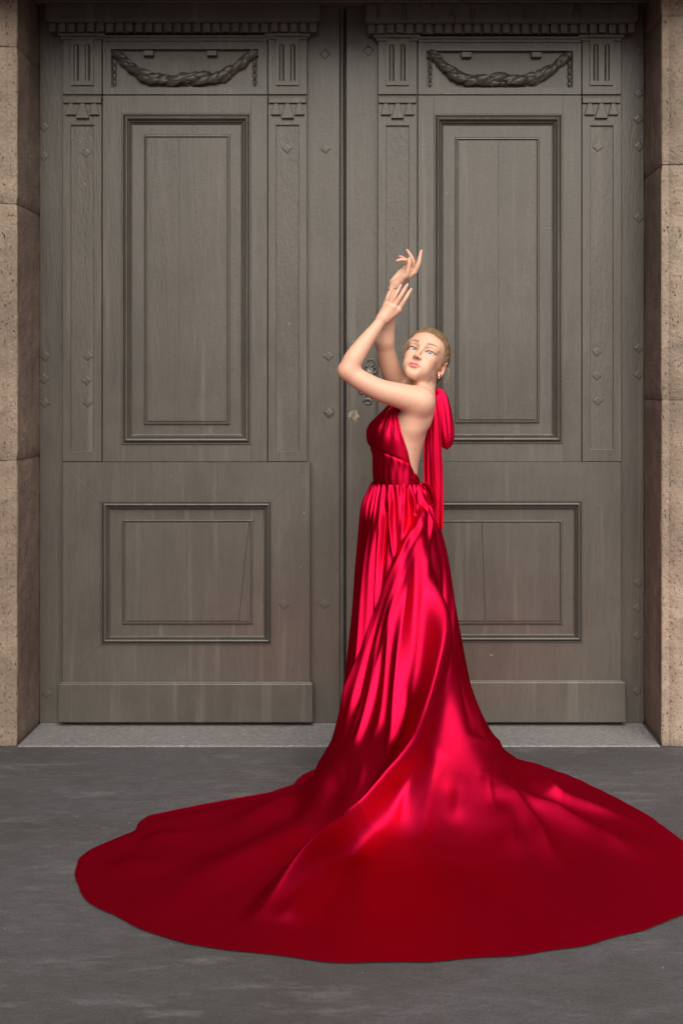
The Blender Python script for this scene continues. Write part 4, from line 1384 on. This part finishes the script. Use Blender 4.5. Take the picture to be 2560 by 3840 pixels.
# ---- folds read from the photograph
# wrap edge sweeping from the hip knot to the lower left: the upper layer lies over the lower
W_EDGE = [(1597, 1868), (1575, 1918), (1552, 1967), (1507, 2066), (1462, 2182), (1413, 2307), (1373, 2427), (1342, 2535), (1310, 2640), (1275, 2740), (1240, 2830)]
fold(W_EDGE, 0.034, 0.080, 0.012, (0.15, 0.30), over=-0.12, power=1.3)
fold([(1560, 1985), (1500, 2120), (1440, 2290), (1395, 2430), (1360, 2570), (1335, 2690)], -0.012, 0.03, 0.03, (0.2, 0.2))
for k_, dx_ in enumerate((22, 48, 80)):
    fold([(a + dx_ * (0.35 + 0.65 * i / 10), b + 4) for i, (a, b) in enumerate(W_EDGE)][2:], 0.010 if k_ % 2 else 0.008, 0.014, 0.014, (0.3, 0.4), power=1.6)
# second long ridge: hip, knee, then the big diagonal roll across the train to the lower left
ROLL = [(1630, 2092), (1624, 2240), (1616, 2380), (1600, 2540), (1565, 2690), (1520, 2830), (1465, 2945), (1360, 3080), (1241, 3184), (1130, 3270), (1030, 3355), (930, 3470)]
fold(ROLL, 0.085, 0.062, 0.034, (0.22, 0.22), over=0.30, power=1.6)
fold(ROLL[4:], 0.050, 0.050, 0.020, (0.30, 0.30), over=0.45, power=1.5)
fold([(1580, 2800), (1530, 2920), (1440, 3050), (1330, 3160), (1210, 3260), (1110, 3345)], -0.016, 0.05, 0.05, (0.2, 0.25))
fold([(1300, 3190), (1200, 3300), (1120, 3400), (1050, 3470)], 0.024, 0.05, 0.06, (0.3, 0.2))
# folds between wrap edge and roll
for pts, amp, w in (
        ([(1560, 2020), (1530, 2200), (1500, 2400), (1480, 2600), (1465, 2760), (1430, 2900)], 0.011, 0.022),
        ([(1500, 2180), (1470, 2330), (1450, 2480), (1436, 2620), (1410, 2760), (1360, 2900), (1320, 2960)], 0.013, 0.026),
        ([(1585, 2080), (1578, 2250), (1560, 2450), (1535, 2620), (1510, 2740)], 0.010, 0.024),
        ([(1440, 2330), (1410, 2470), (1380, 2610), (1345, 2740), (1295, 2860), (1270, 2960)], 0.013, 0.024),
        ([(1532, 2560), (1520, 2680), (1490, 2800), (1450, 2900)], -0.014, 0.026),
        # under layer, left of the wrap: long straight folds
        ([(1420, 1850), (1385, 1990), (1366, 2200), (1350, 2420), (1322, 2600), (1280, 2760)], 0.012, 0.013),
        ([(1455, 1830), (1425, 1960), (1412, 2120), (1404, 2260), (1392, 2360)], 0.016, 0.015),
        ([(1440, 1900), (1405, 2060), (1392, 2240), (1372, 2420), (1345, 2540)], -0.015, 0.012),
        ([(1480, 1830), (1462, 1930), (1470, 2050), (1480, 2120)], 0.011, 0.011),
        ([(1462, 1850), (1442, 1960), (1430, 2080), (1428, 2220)], -0.013, 0.010),
        ([(1510, 1840), (1512, 1950), (1500, 2040)], 0.009, 0.011),
        ([(1540, 1835), (1548, 1900), (1540, 1970)], 0.012, 0.009),
        ([(1560, 1840), (1566, 1890), (1552, 1950)], -0.010, 0.008),
        ([(1592, 1880), (1578, 1950), (1545, 2040), (1515, 2120)], 0.009, 0.010),
        ([(1600, 1890), (1606, 1980), (1600, 2080), (1590, 2180)], 0.010, 0.014),
        ([(1395, 1860), (1362, 2000), (1345, 2200), (1325, 2420), (1300, 2600)], -0.008, 0.012),
        # right-hand panel
        ([(1650, 2050), (1668, 2220), (1672, 2380), (1660, 2520), (1640, 2640)], -0.016, 0.016),
        ([(1668, 2060), (1690, 2250), (1700, 2420), (1702, 2560)], 0.012, 0.018),
        ([(1706, 2500), (1745, 2640), (1770, 2760), (1790, 2880), (1796, 2960)], -0.014, 0.024),
        ([(1740, 2500), (1775, 2640), (1808, 2790), (1838, 2900), (1880, 3020)], 0.016, 0.032),
        ([(1745, 2850), (1722, 2960), (1712, 3030), (1690, 3090)], 0.008, 0.030),
        ([(1690, 2900), (1680, 3020), (1690, 3140)], -0.006, 0.040),
        ([(1600, 2740), (1560, 2880), (1520, 3010), (1500, 3120)], 0.020, 0.045),
        ([(1655, 2780), (1620, 2930), (1590, 3080), (1560, 3200)], -0.014, 0.05),
        # train to the right: rays
        ([(1818, 2822), (1905, 2890), (1985, 2945), (2075, 3012), (2220, 3052), (2330, 3078), (2480, 3105)], 0.026, 0.040),
        ([(1880, 2860), (1990, 2908), (2110, 2960), (2220, 3010)], -0.012, 0.035),
        ([(1960, 2990), (2080, 3060), (2200, 3130), (2330, 3190), (2470, 3260)], 0.030, 0.050),
        ([(1848, 2910), (1930, 3010), (2010, 3110), (2060, 3190), (2130, 3290)], 0.026, 0.040),
        ([(1900, 2960), (1990, 3060), (2080, 3170), (2180, 3290)], -0.016, 0.040),
        ([(2060, 3040), (2160, 3110), (2280, 3180)], -0.014, 0.035),
        ([(1870, 3000), (1910, 3120), (1960, 3240)], 0.016, 0.050),
        # train to the left
        ([(1290, 2900), (1200, 2950), (1080, 3010), (960, 3060), (820, 3110)], 0.018, 0.070),
        ([(1300, 3040), (1150, 3110), (980, 3190), (800, 3270), (620, 3330)], 0.012, 0.080),
        ([(520, 3145), (640, 3140), (760, 3120)], 0.012, 0.050),
        ([(400, 3230), (560, 3250), (720, 3240)], 0.010, 0.070)):
    if min(p_[1] for p_ in pts) > 2800:
        ka, kw = 1.5, 1.15
    elif w < 0.02:
        ka, kw = 0.85, 0.95
    else:
        ka, kw = 1.0, 0.70
    fold(pts, amp * ka, w * kw, w * kw, (0.30, 0.40), power=1.5)
# rolled lip of the hem
lift_edge = np.zeros((NT_, NV))
lift_edge[:, -6:] = np.array([0.2, 0.5, 0.9, 1.0, 0.7, 0.1]) * 0.0012
rumple = np.array([mnoise.noise(Vector(p) * 5.0) for p in base[::3, ::3].reshape(-1, 3)]).reshape(base[::3, ::3].shape[:2])
rumple = np.repeat(np.repeat(rumple, 3, 0), 3, 1)[:NT_, :NV]
kb = np.hanning(9); kb /= kb.sum()
rumple = np.apply_along_axis(lambda v: np.convolve(np.pad(v, 4, 'wrap'), kb, 'valid'), 0, rumple)
rumple = np.apply_along_axis(lambda v: np.convolve(np.pad(v, 4, 'edge'), kb, 'valid'), 1, rumple)
disp = disp.reshape(NT_, NV)
def blur(f, k):
    h_ = np.hanning(2 * k + 1); h_ /= h_.sum()
    f = sum(h_[i] * np.roll(f, i - k, 0) for i in range(2 * k + 1))
    fp = np.pad(f, ((0, 0), (k, k)), 'edge')
    return sum(h_[i] * fp[:, i:i + f.shape[1]] for i in range(2 * k + 1))
low = smoothstep(0.42, 0.28, Zb)
disp = disp * (1 - low) + blur(blur(disp, 3), 3) * low
disp = blur(disp, 2)
soft = 0.85 * np.exp(-((np.degrees(TH2) + 42) / 33) ** 4) * smoothstep(0.45, 0.25, Zb)
disp = disp * (1 - soft) + blur(blur(disp, 9), 9) * soft
disp = disp.ravel(); shift = shift.reshape(-1, 3)
# the few crisp pulled folds that run out over the train to the right
fold([(1830, 2838), (1905, 2890), (1985, 2945), (2075, 3012), (2200, 3050), (2330, 3080), (2480, 3108)], 0.030, 0.024, 0.040, (0.25, 0.45), power=1.5)
fold([(1850, 2880), (1960, 2985), (2080, 3060), (2200, 3130), (2330, 3192), (2470, 3262)], 0.024, 0.024, 0.045, (0.3, 0.5), power=1.5)
fold([(1835, 2870), (1900, 2980), (1985, 3090), (2050, 3180), (2110, 3270)], 0.022, 0.022, 0.045, (0.3, 0.5), power=1.5)
fold([(1770, 2700), (1800, 2830), (1830, 2960), (1850, 3060)], 0.014, 0.018, 0.030, (0.35, 0.5), power=1.5)
disp = blur(disp.reshape(NT_, NV), 2)
shift = shift.reshape(NT_, NV, 3)
disp = disp * smoothstep(1.096, 1.06, Zb) + g0 * (1 - smoothstep(1.096, 1.06, Zb))
env_h = smoothstep(0, 0.05, 1 - sfrac)[None, :]
disp = disp * env_h
disp = disp + 0.004 * rumple * smoothstep(0.4, 0.05, Zb) * env_h + lift_edge
G = base + N0 * disp[..., None] + shift * env_h[..., None]
G[..., 2] = np.maximum(G[..., 2], 0.003 + 0.002 * (base[..., 2] < 0.02))
GV = G.reshape(-1, 3)
I0 = np.arange(NT_)[:, None] * NV + np.arange(NV - 1)[None, :]
I1 = ((np.arange(NT_) + 1) % NT_)[:, None] * NV + np.arange(NV - 1)[None, :]
GQ = np.stack([I0, I0 + 1, I1 + 1, I1], -1).reshape(-1, 4)
gm = np_mesh('dress', GV, GQ, M['satin'])
dress = bpy.data.objects.new('dress', gm)
link(dress, person)

# ---- bodice: a shell over the torso and bust, cut away at the side and back
bf = Field((-0.13, -0.62, 1.06), (0.17, -0.24, 1.46), 0.003)
bf.add(torso_fn(0.004), np.array([tc[:, 0].min() - ext, YB - ext, tz[0]]), np.array([tc[:, 0].max() + ext, YB + ext, tz[-1]]), 0.02)
c0 = bp(1450, 1636)
for s in (-1, 1):
    cc = np.array([c0[0], YB, c0[2]]) + LF * s * 0.052 + FW * 0.004
    bf.ell(cc, (0.052, 0.054, 0.054), k=0.045)
    bf.cone(cc + np.array([0, 0, 0.012]) - FW * 0.006, bp(1532, 1488) + LF * s * 0.045, 0.044, 0.024, 0.05)
DV, DQ = bf.mesh()
e_py = np.array([1440, 1466, 1500, 1532, 1560, 1614, 1685, 1739, 1778, 1812, 1850])
e_px = np.array([1640, 1600, 1545, 1500, 1490, 1496, 1519, 1535, 1556, 1573, 1590])
def fwd(P):
    return (P[:, 0] - bp(1487, 0)[0]) * FW[0] + (P[:, 1] - YB) * FW[1]
def lat(P):
    return (P[:, 0] - bp(1487, 0)[0]) * LF[0] + (P[:, 1] - YB) * LF[1]
dpx, dpy = to_px(DV)
lt = lat(DV); fw_ = fwd(DV)
# the cut measured on the near side, mirrored to the far side in the body's own frame
bx_ = np.interp(H_EYE - (DV[:, 2] - H_EYE) * 0 , [0, 1], [0, 1]) * 0
zz_e = H_EYE - (e_py - PPY) * 4.90 / F_PX
ex_w = (e_px - PPX) * 4.90 / F_PX
o = np.argsort(zz_e)
ecut_x = np.interp(DV[:, 2], zz_e[o], ex_w[o])
lim_f = (ecut_x - bp(1487, 0)[0]) * FW[0] + (-0.10) * FW[1] * 1.0     # forward coordinate of the edge at 10 cm to her left
tuck = np.abs(lt)
keep_v = fw_ > lim_f
z_cut = bp(0, 1466)[2]; z_pl = bp(0, 1672)[2]
plunge = tuck < np.clip((DV[:, 2] - z_pl) * 0.09, -1, 0.006)
keep_v &= (DV[:, 2] < z_cut) & (DV[:, 2] > 1.085) & ~plunge
q = DQ[keep_v[DQ].sum(1) >= 3]
used = np.unique(q); remap = np.full(len(DV), -1); remap[used] = np.arange(len(used))
BVv = DV[used].copy(); q = remap[q]
# pull the ragged border onto the cut line
cnt_ = {}
edges = np.sort(np.vstack([q[:, [0, 1]], q[:, [1, 2]], q[:, [2, 3]], q[:, [3, 0]]]), 1)
ue, ec_ = np.unique(edges, axis=0, return_counts=True)
bord = np.unique(ue[ec_ == 1])
nb = {int(v): [] for v in bord}
for a, b in ue[ec_ == 1]:
    nb[int(a)].append(int(b)); nb[int(b)].append(int(a))
for _ in range(14):
    new = BVv.copy()
    for v, ns in nb.items():
        if len(ns) == 2:
            new[v] = 0.5 * BVv[v] + 0.25 * (BVv[ns[0]] + BVv[ns[1]])
    BVv = new
# gathers running up to the strap, seam under the bust, pleats in the waistband
ctr = np.array([np.interp(BVv[:, 2], tz, tc[:, 0]), np.full(len(BVv), YB), BVv[:, 2]]).T
nrm = BVv - ctr; nrm[:, 2] = 0; nrm /= np.linalg.norm(nrm, axis=1)[:, None] + 1e-9
bpx2, bpy2 = to_px(BVv)
lt2 = lat(BVv)
apex = np.array([1478, 1500])
an = np.arctan2(bpx2 - apex[0], bpy2 - apex[1])
rad_ = np.hypot(bpx2 - apex[0], bpy2 - apex[1])
dd = 0.0028 * np.sin(an * 46 + 2.0 * np.sin(an * 7)) * smoothstep(150, 70, rad_) * (lt2 > -0.02)
dd += 0.0022 * np.sin(an * 24 + 1.3) * smoothstep(210, 110, rad_)
seam_y = 1676 + (bpx2 - 1388) * 0.42
band = smoothstep(0, 6, bpy2 - seam_y)
dd += -0.0045 * np.exp(-((bpy2 - seam_y) / 5.0) ** 2)
aa = np.arctan2(lt2, fwd(BVv) + 0.0)
dd += 0.0020 * np.sin(aa * 17 + np.sin(aa * 5) * 2) * smoothstep(60, 10, bpy2 - seam_y) * band
dd += 0.0012 * np.sin(aa * 23 + 1) * band
bvs = BVv[bord]
eb = np.concatenate([np.sqrt(((BVv[i:i + 2000, None, :] - bvs[None]) ** 2).sum(2).min(1)) for i in range(0, len(BVv), 2000)])
dd = dd * smoothstep(0.001, 0.012, eb)
BVv = BVv + nrm * dd[:, None]
bm_ = np_mesh('bodice', BVv, q, M['satin'])
bod = bpy.data.objects.new('bodice', bm_)
link(bod, dress)
so = bod.modifiers.new('thick', 'SOLIDIFY'); so.thickness = 0.002; so.offset = 1

# ---- ribbons: a strip with a curved section swept along a path
def ribbon(name, path, widths, side, bulge=0.25, n=60, m=15, ripple=0.0, seed=0, parent=None, rn=3.0):
    """path: 3D control points; widths in metres; side: width direction(s)"""
    P = spline(path, n)
    Wd = spline(np.array(widths)[:, None], n)[:, 0]
    Sd = spline(np.array(side, float), n) if np.ndim(side) == 2 else np.tile(np.array(side, float), (n, 1))
    T = np.gradient(P, axis=0); T /= np.linalg.norm(T, axis=1)[:, None]
    V = []
    r_ = np.random.default_rng(seed)
    ph = r_.uniform(0, 6.28, 4)
    for i in range(n):
        s_ = Sd[i] - T[i] * (Sd[i] @ T[i]); s_ /= np.linalg.norm(s_)
        nn = np.cross(s_, T[i])
        for j in range(m):
            f = -1 + 2 * j / (m - 1)
            rp = ripple * (math.sin(f * rn + ph[0] + 1.2 * math.sin(i / n * 5 + ph[1])) + 0.5 * math.sin(f * rn * 2.1 + ph[2] + i / n * 3))
            V.append(P[i] + s_ * f * Wd[i] / 2 + nn * (bulge * Wd[i] * (1 - f * f) * 0.5 + rp))
    Q = [(i * m + j, i * m + j + 1, (i + 1) * m + j + 1, (i + 1) * m + j) for i in range(n - 1) for j in range(m - 1)]
    o_ = bpy.data.objects.new(name, np_mesh(name, np.array(V), np.array(Q), M['satin']))
    link(o_, parent or dress)
    md = o_.modifiers.new('thick', 'SOLIDIFY'); md.thickness = 0.0018; md.offset = 0
    sd_ = o_.modifiers.new('soft', 'SUBSURF'); sd_.levels = 1; sd_.render_levels = 1
    return o_
KNOT = bp(1624, 1482, 0.005)
# halter strap round the neck to the knot
ribbon('halter_strap', [bp(1505, 1520, -0.085), bp(1548, 1476, -0.080), bp(1590, 1466, -0.045), bp(1610, 1472, -0.015), KNOT], [0.045, 0.030, 0.020, 0.018, 0.016], [[.3, -.9, .2], [0.2, -.6, .7], [0, 0, 1], [0, 0, 1], [0, 0, 1]], 0.3, ripple=0.0015, seed=1)
ribbon('halter_strap', [bp(1495, 1520, 0.075), bp(1530, 1468, 0.070), bp(1585, 1452, 0.060), bp(1618, 1466, 0.030), KNOT], [0.045, 0.030, 0.020, 0.018, 0.016], [[.3, .9, .2], [0.2, .6, .7], [0, 0, 1], [0, 0, 1], [0, 0, 1]], 0.3, ripple=0.0015, seed=2)
V, Fc = sphere(KNOT + np.array([0.0, -0.004, -0.002]), 0.016, 16, 10, zs=1.25)
mk('bow_knot', V, Fc, M['satin'], dress, smooth=True)
# big loop falling down the back: a puffed fold of satin
def puff(name, path, rads, flat, seed, lobes=4, n=60, seg=40):
    P = spline(path, n); rr = np.maximum(spline(np.array(rads)[:, None], n)[:, 0], 0.001)
    T = np.gradient(P, axis=0); T /= np.linalg.norm(T, axis=1)[:, None]
    r_ = np.random.default_rng(seed); ph = r_.uniform(0, 6.28, 4)
    V = []
    for i in range(n):
        a = np.cross(T[i], [0, 1, 0]); a /= np.linalg.norm(a); b = np.cross(a, T[i])
        for k in range(seg):
            q_ = 2 * math.pi * k / seg
            m_ = 1 + 0.16 * math.sin(lobes * q_ + ph[0] + 1.5 * math.sin(i / n * 3.0 + ph[1])) + 0.09 * math.sin((2 * lobes + 1) * q_ + ph[2] + i / n * 2.5)
            V.append(P[i] + rr[i] * m_ * (math.cos(q_) * a + flat * math.sin(q_) * b))
    Q = [(i * seg + k, i * seg + (k + 1) % seg, (i + 1) * seg + (k + 1) % seg, (i + 1) * seg + k) for i in range(n - 1) for k in range(seg)]
    o_ = bpy.data.objects.new(name, np_mesh(name, np.array(V), np.array(Q), M['satin']))
    link(o_, dress)
    return o_
puff('bow_loop', [bp(1624, 1478, 0.0), bp(1646, 1478, -0.015), bp(1660, 1530, -0.025), bp(1667, 1600, -0.028), bp(1671, 1645, -0.028), bp(1674, 1672, -0.026), bp(1675, 1686, -0.025)],
     [0.006, 0.020, 0.024, 0.028, 0.027, 0.018, 0.002], 0.42, 3, 3)
puff('bow_loop', [bp(1622, 1482, 0.01), bp(1636, 1500, 0.03), bp(1642, 1560, 0.04), bp(1646, 1620, 0.042), bp(1648, 1655, 0.042)], [0.005, 0.016, 0.021, 0.022, 0.004], 0.35, 8, 3)
# long tails
ribbon('bow_tail', [bp(1622, 1486, -0.03), bp(1629, 1560, -0.048), bp(1634, 1680, -0.050), bp(1640, 1800, -0.046), bp(1645, 1920, -0.044), bp(1646, 1985, -0.044)],
       [0.018, 0.034, 0.042, 0.042, 0.036, 0.029], [1, -0.15, 0], 0.16, n=80, ripple=0.0026, seed=7, rn=2.4)
ribbon('bow_tail', [bp(1618, 1490, 0.0), bp(1608, 1580, -0.012), bp(1602, 1680, -0.014), bp(1602, 1780, -0.012), bp(1610, 1870, -0.016), bp(1624, 1935, -0.02)],
       [0.016, 0.026, 0.030, 0.034, 0.036, 0.024], [0.9, -0.35, 0], 0.35, n=80, ripple=0.0035, seed=9, rn=2.6)
ribbon('bow_tail', [bp(1622, 1488, 0.02), bp(1624, 1600, 0.024), bp(1622, 1740, 0.022), bp(1632, 1860, 0.0), bp(1640, 1940, -0.01)],
       [0.016, 0.034, 0.040, 0.038, 0.030], [0.95, 0.3, 0], 0.3, n=70, ripple=0.003, seed=11, rn=2.2)
# tie at the small of the back: knot, gathers, short loops
KW = bp(1574, 1822, -0.045)
V, Fc = sphere(KW, 0.014, 14, 9, zs=1.1)
mk('waist_knot', V, Fc, M['satin'], dress, smooth=True)
ribbon('waist_tie', [bp(1545, 1800, -0.105), bp(1562, 1812, -0.085), KW, bp(1590, 1826, -0.030)], [0.055, 0.040, 0.020, 0.020], [0.1, -0.2, 1], 0.2, n=40, ripple=0.003, seed=12, rn=7)
ribbon('waist_tie', [bp(1576, 1820, -0.04), bp(1594, 1818, -0.045), bp(1612, 1842, -0.045), bp(1622, 1876, -0.04), bp(1612, 1890, -0.03), bp(1594, 1850, -0.02), bp(1580, 1828, -0.03)], [0.018, 0.026, 0.032, 0.034, 0.030, 0.022, 0.016], [0.4, -0.8, 0.3], 0.4, n=60, ripple=0.003, seed=13)
ribbon('waist_tie', [bp(1578, 1826, -0.05), bp(1590, 1850, -0.062), bp(1606, 1890, -0.058), bp(1618, 1920, -0.050)], [0.016, 0.026, 0.024, 0.010], [0.9, -0.3, 0.3], 0.4, n=40, ripple=0.003, seed=14)
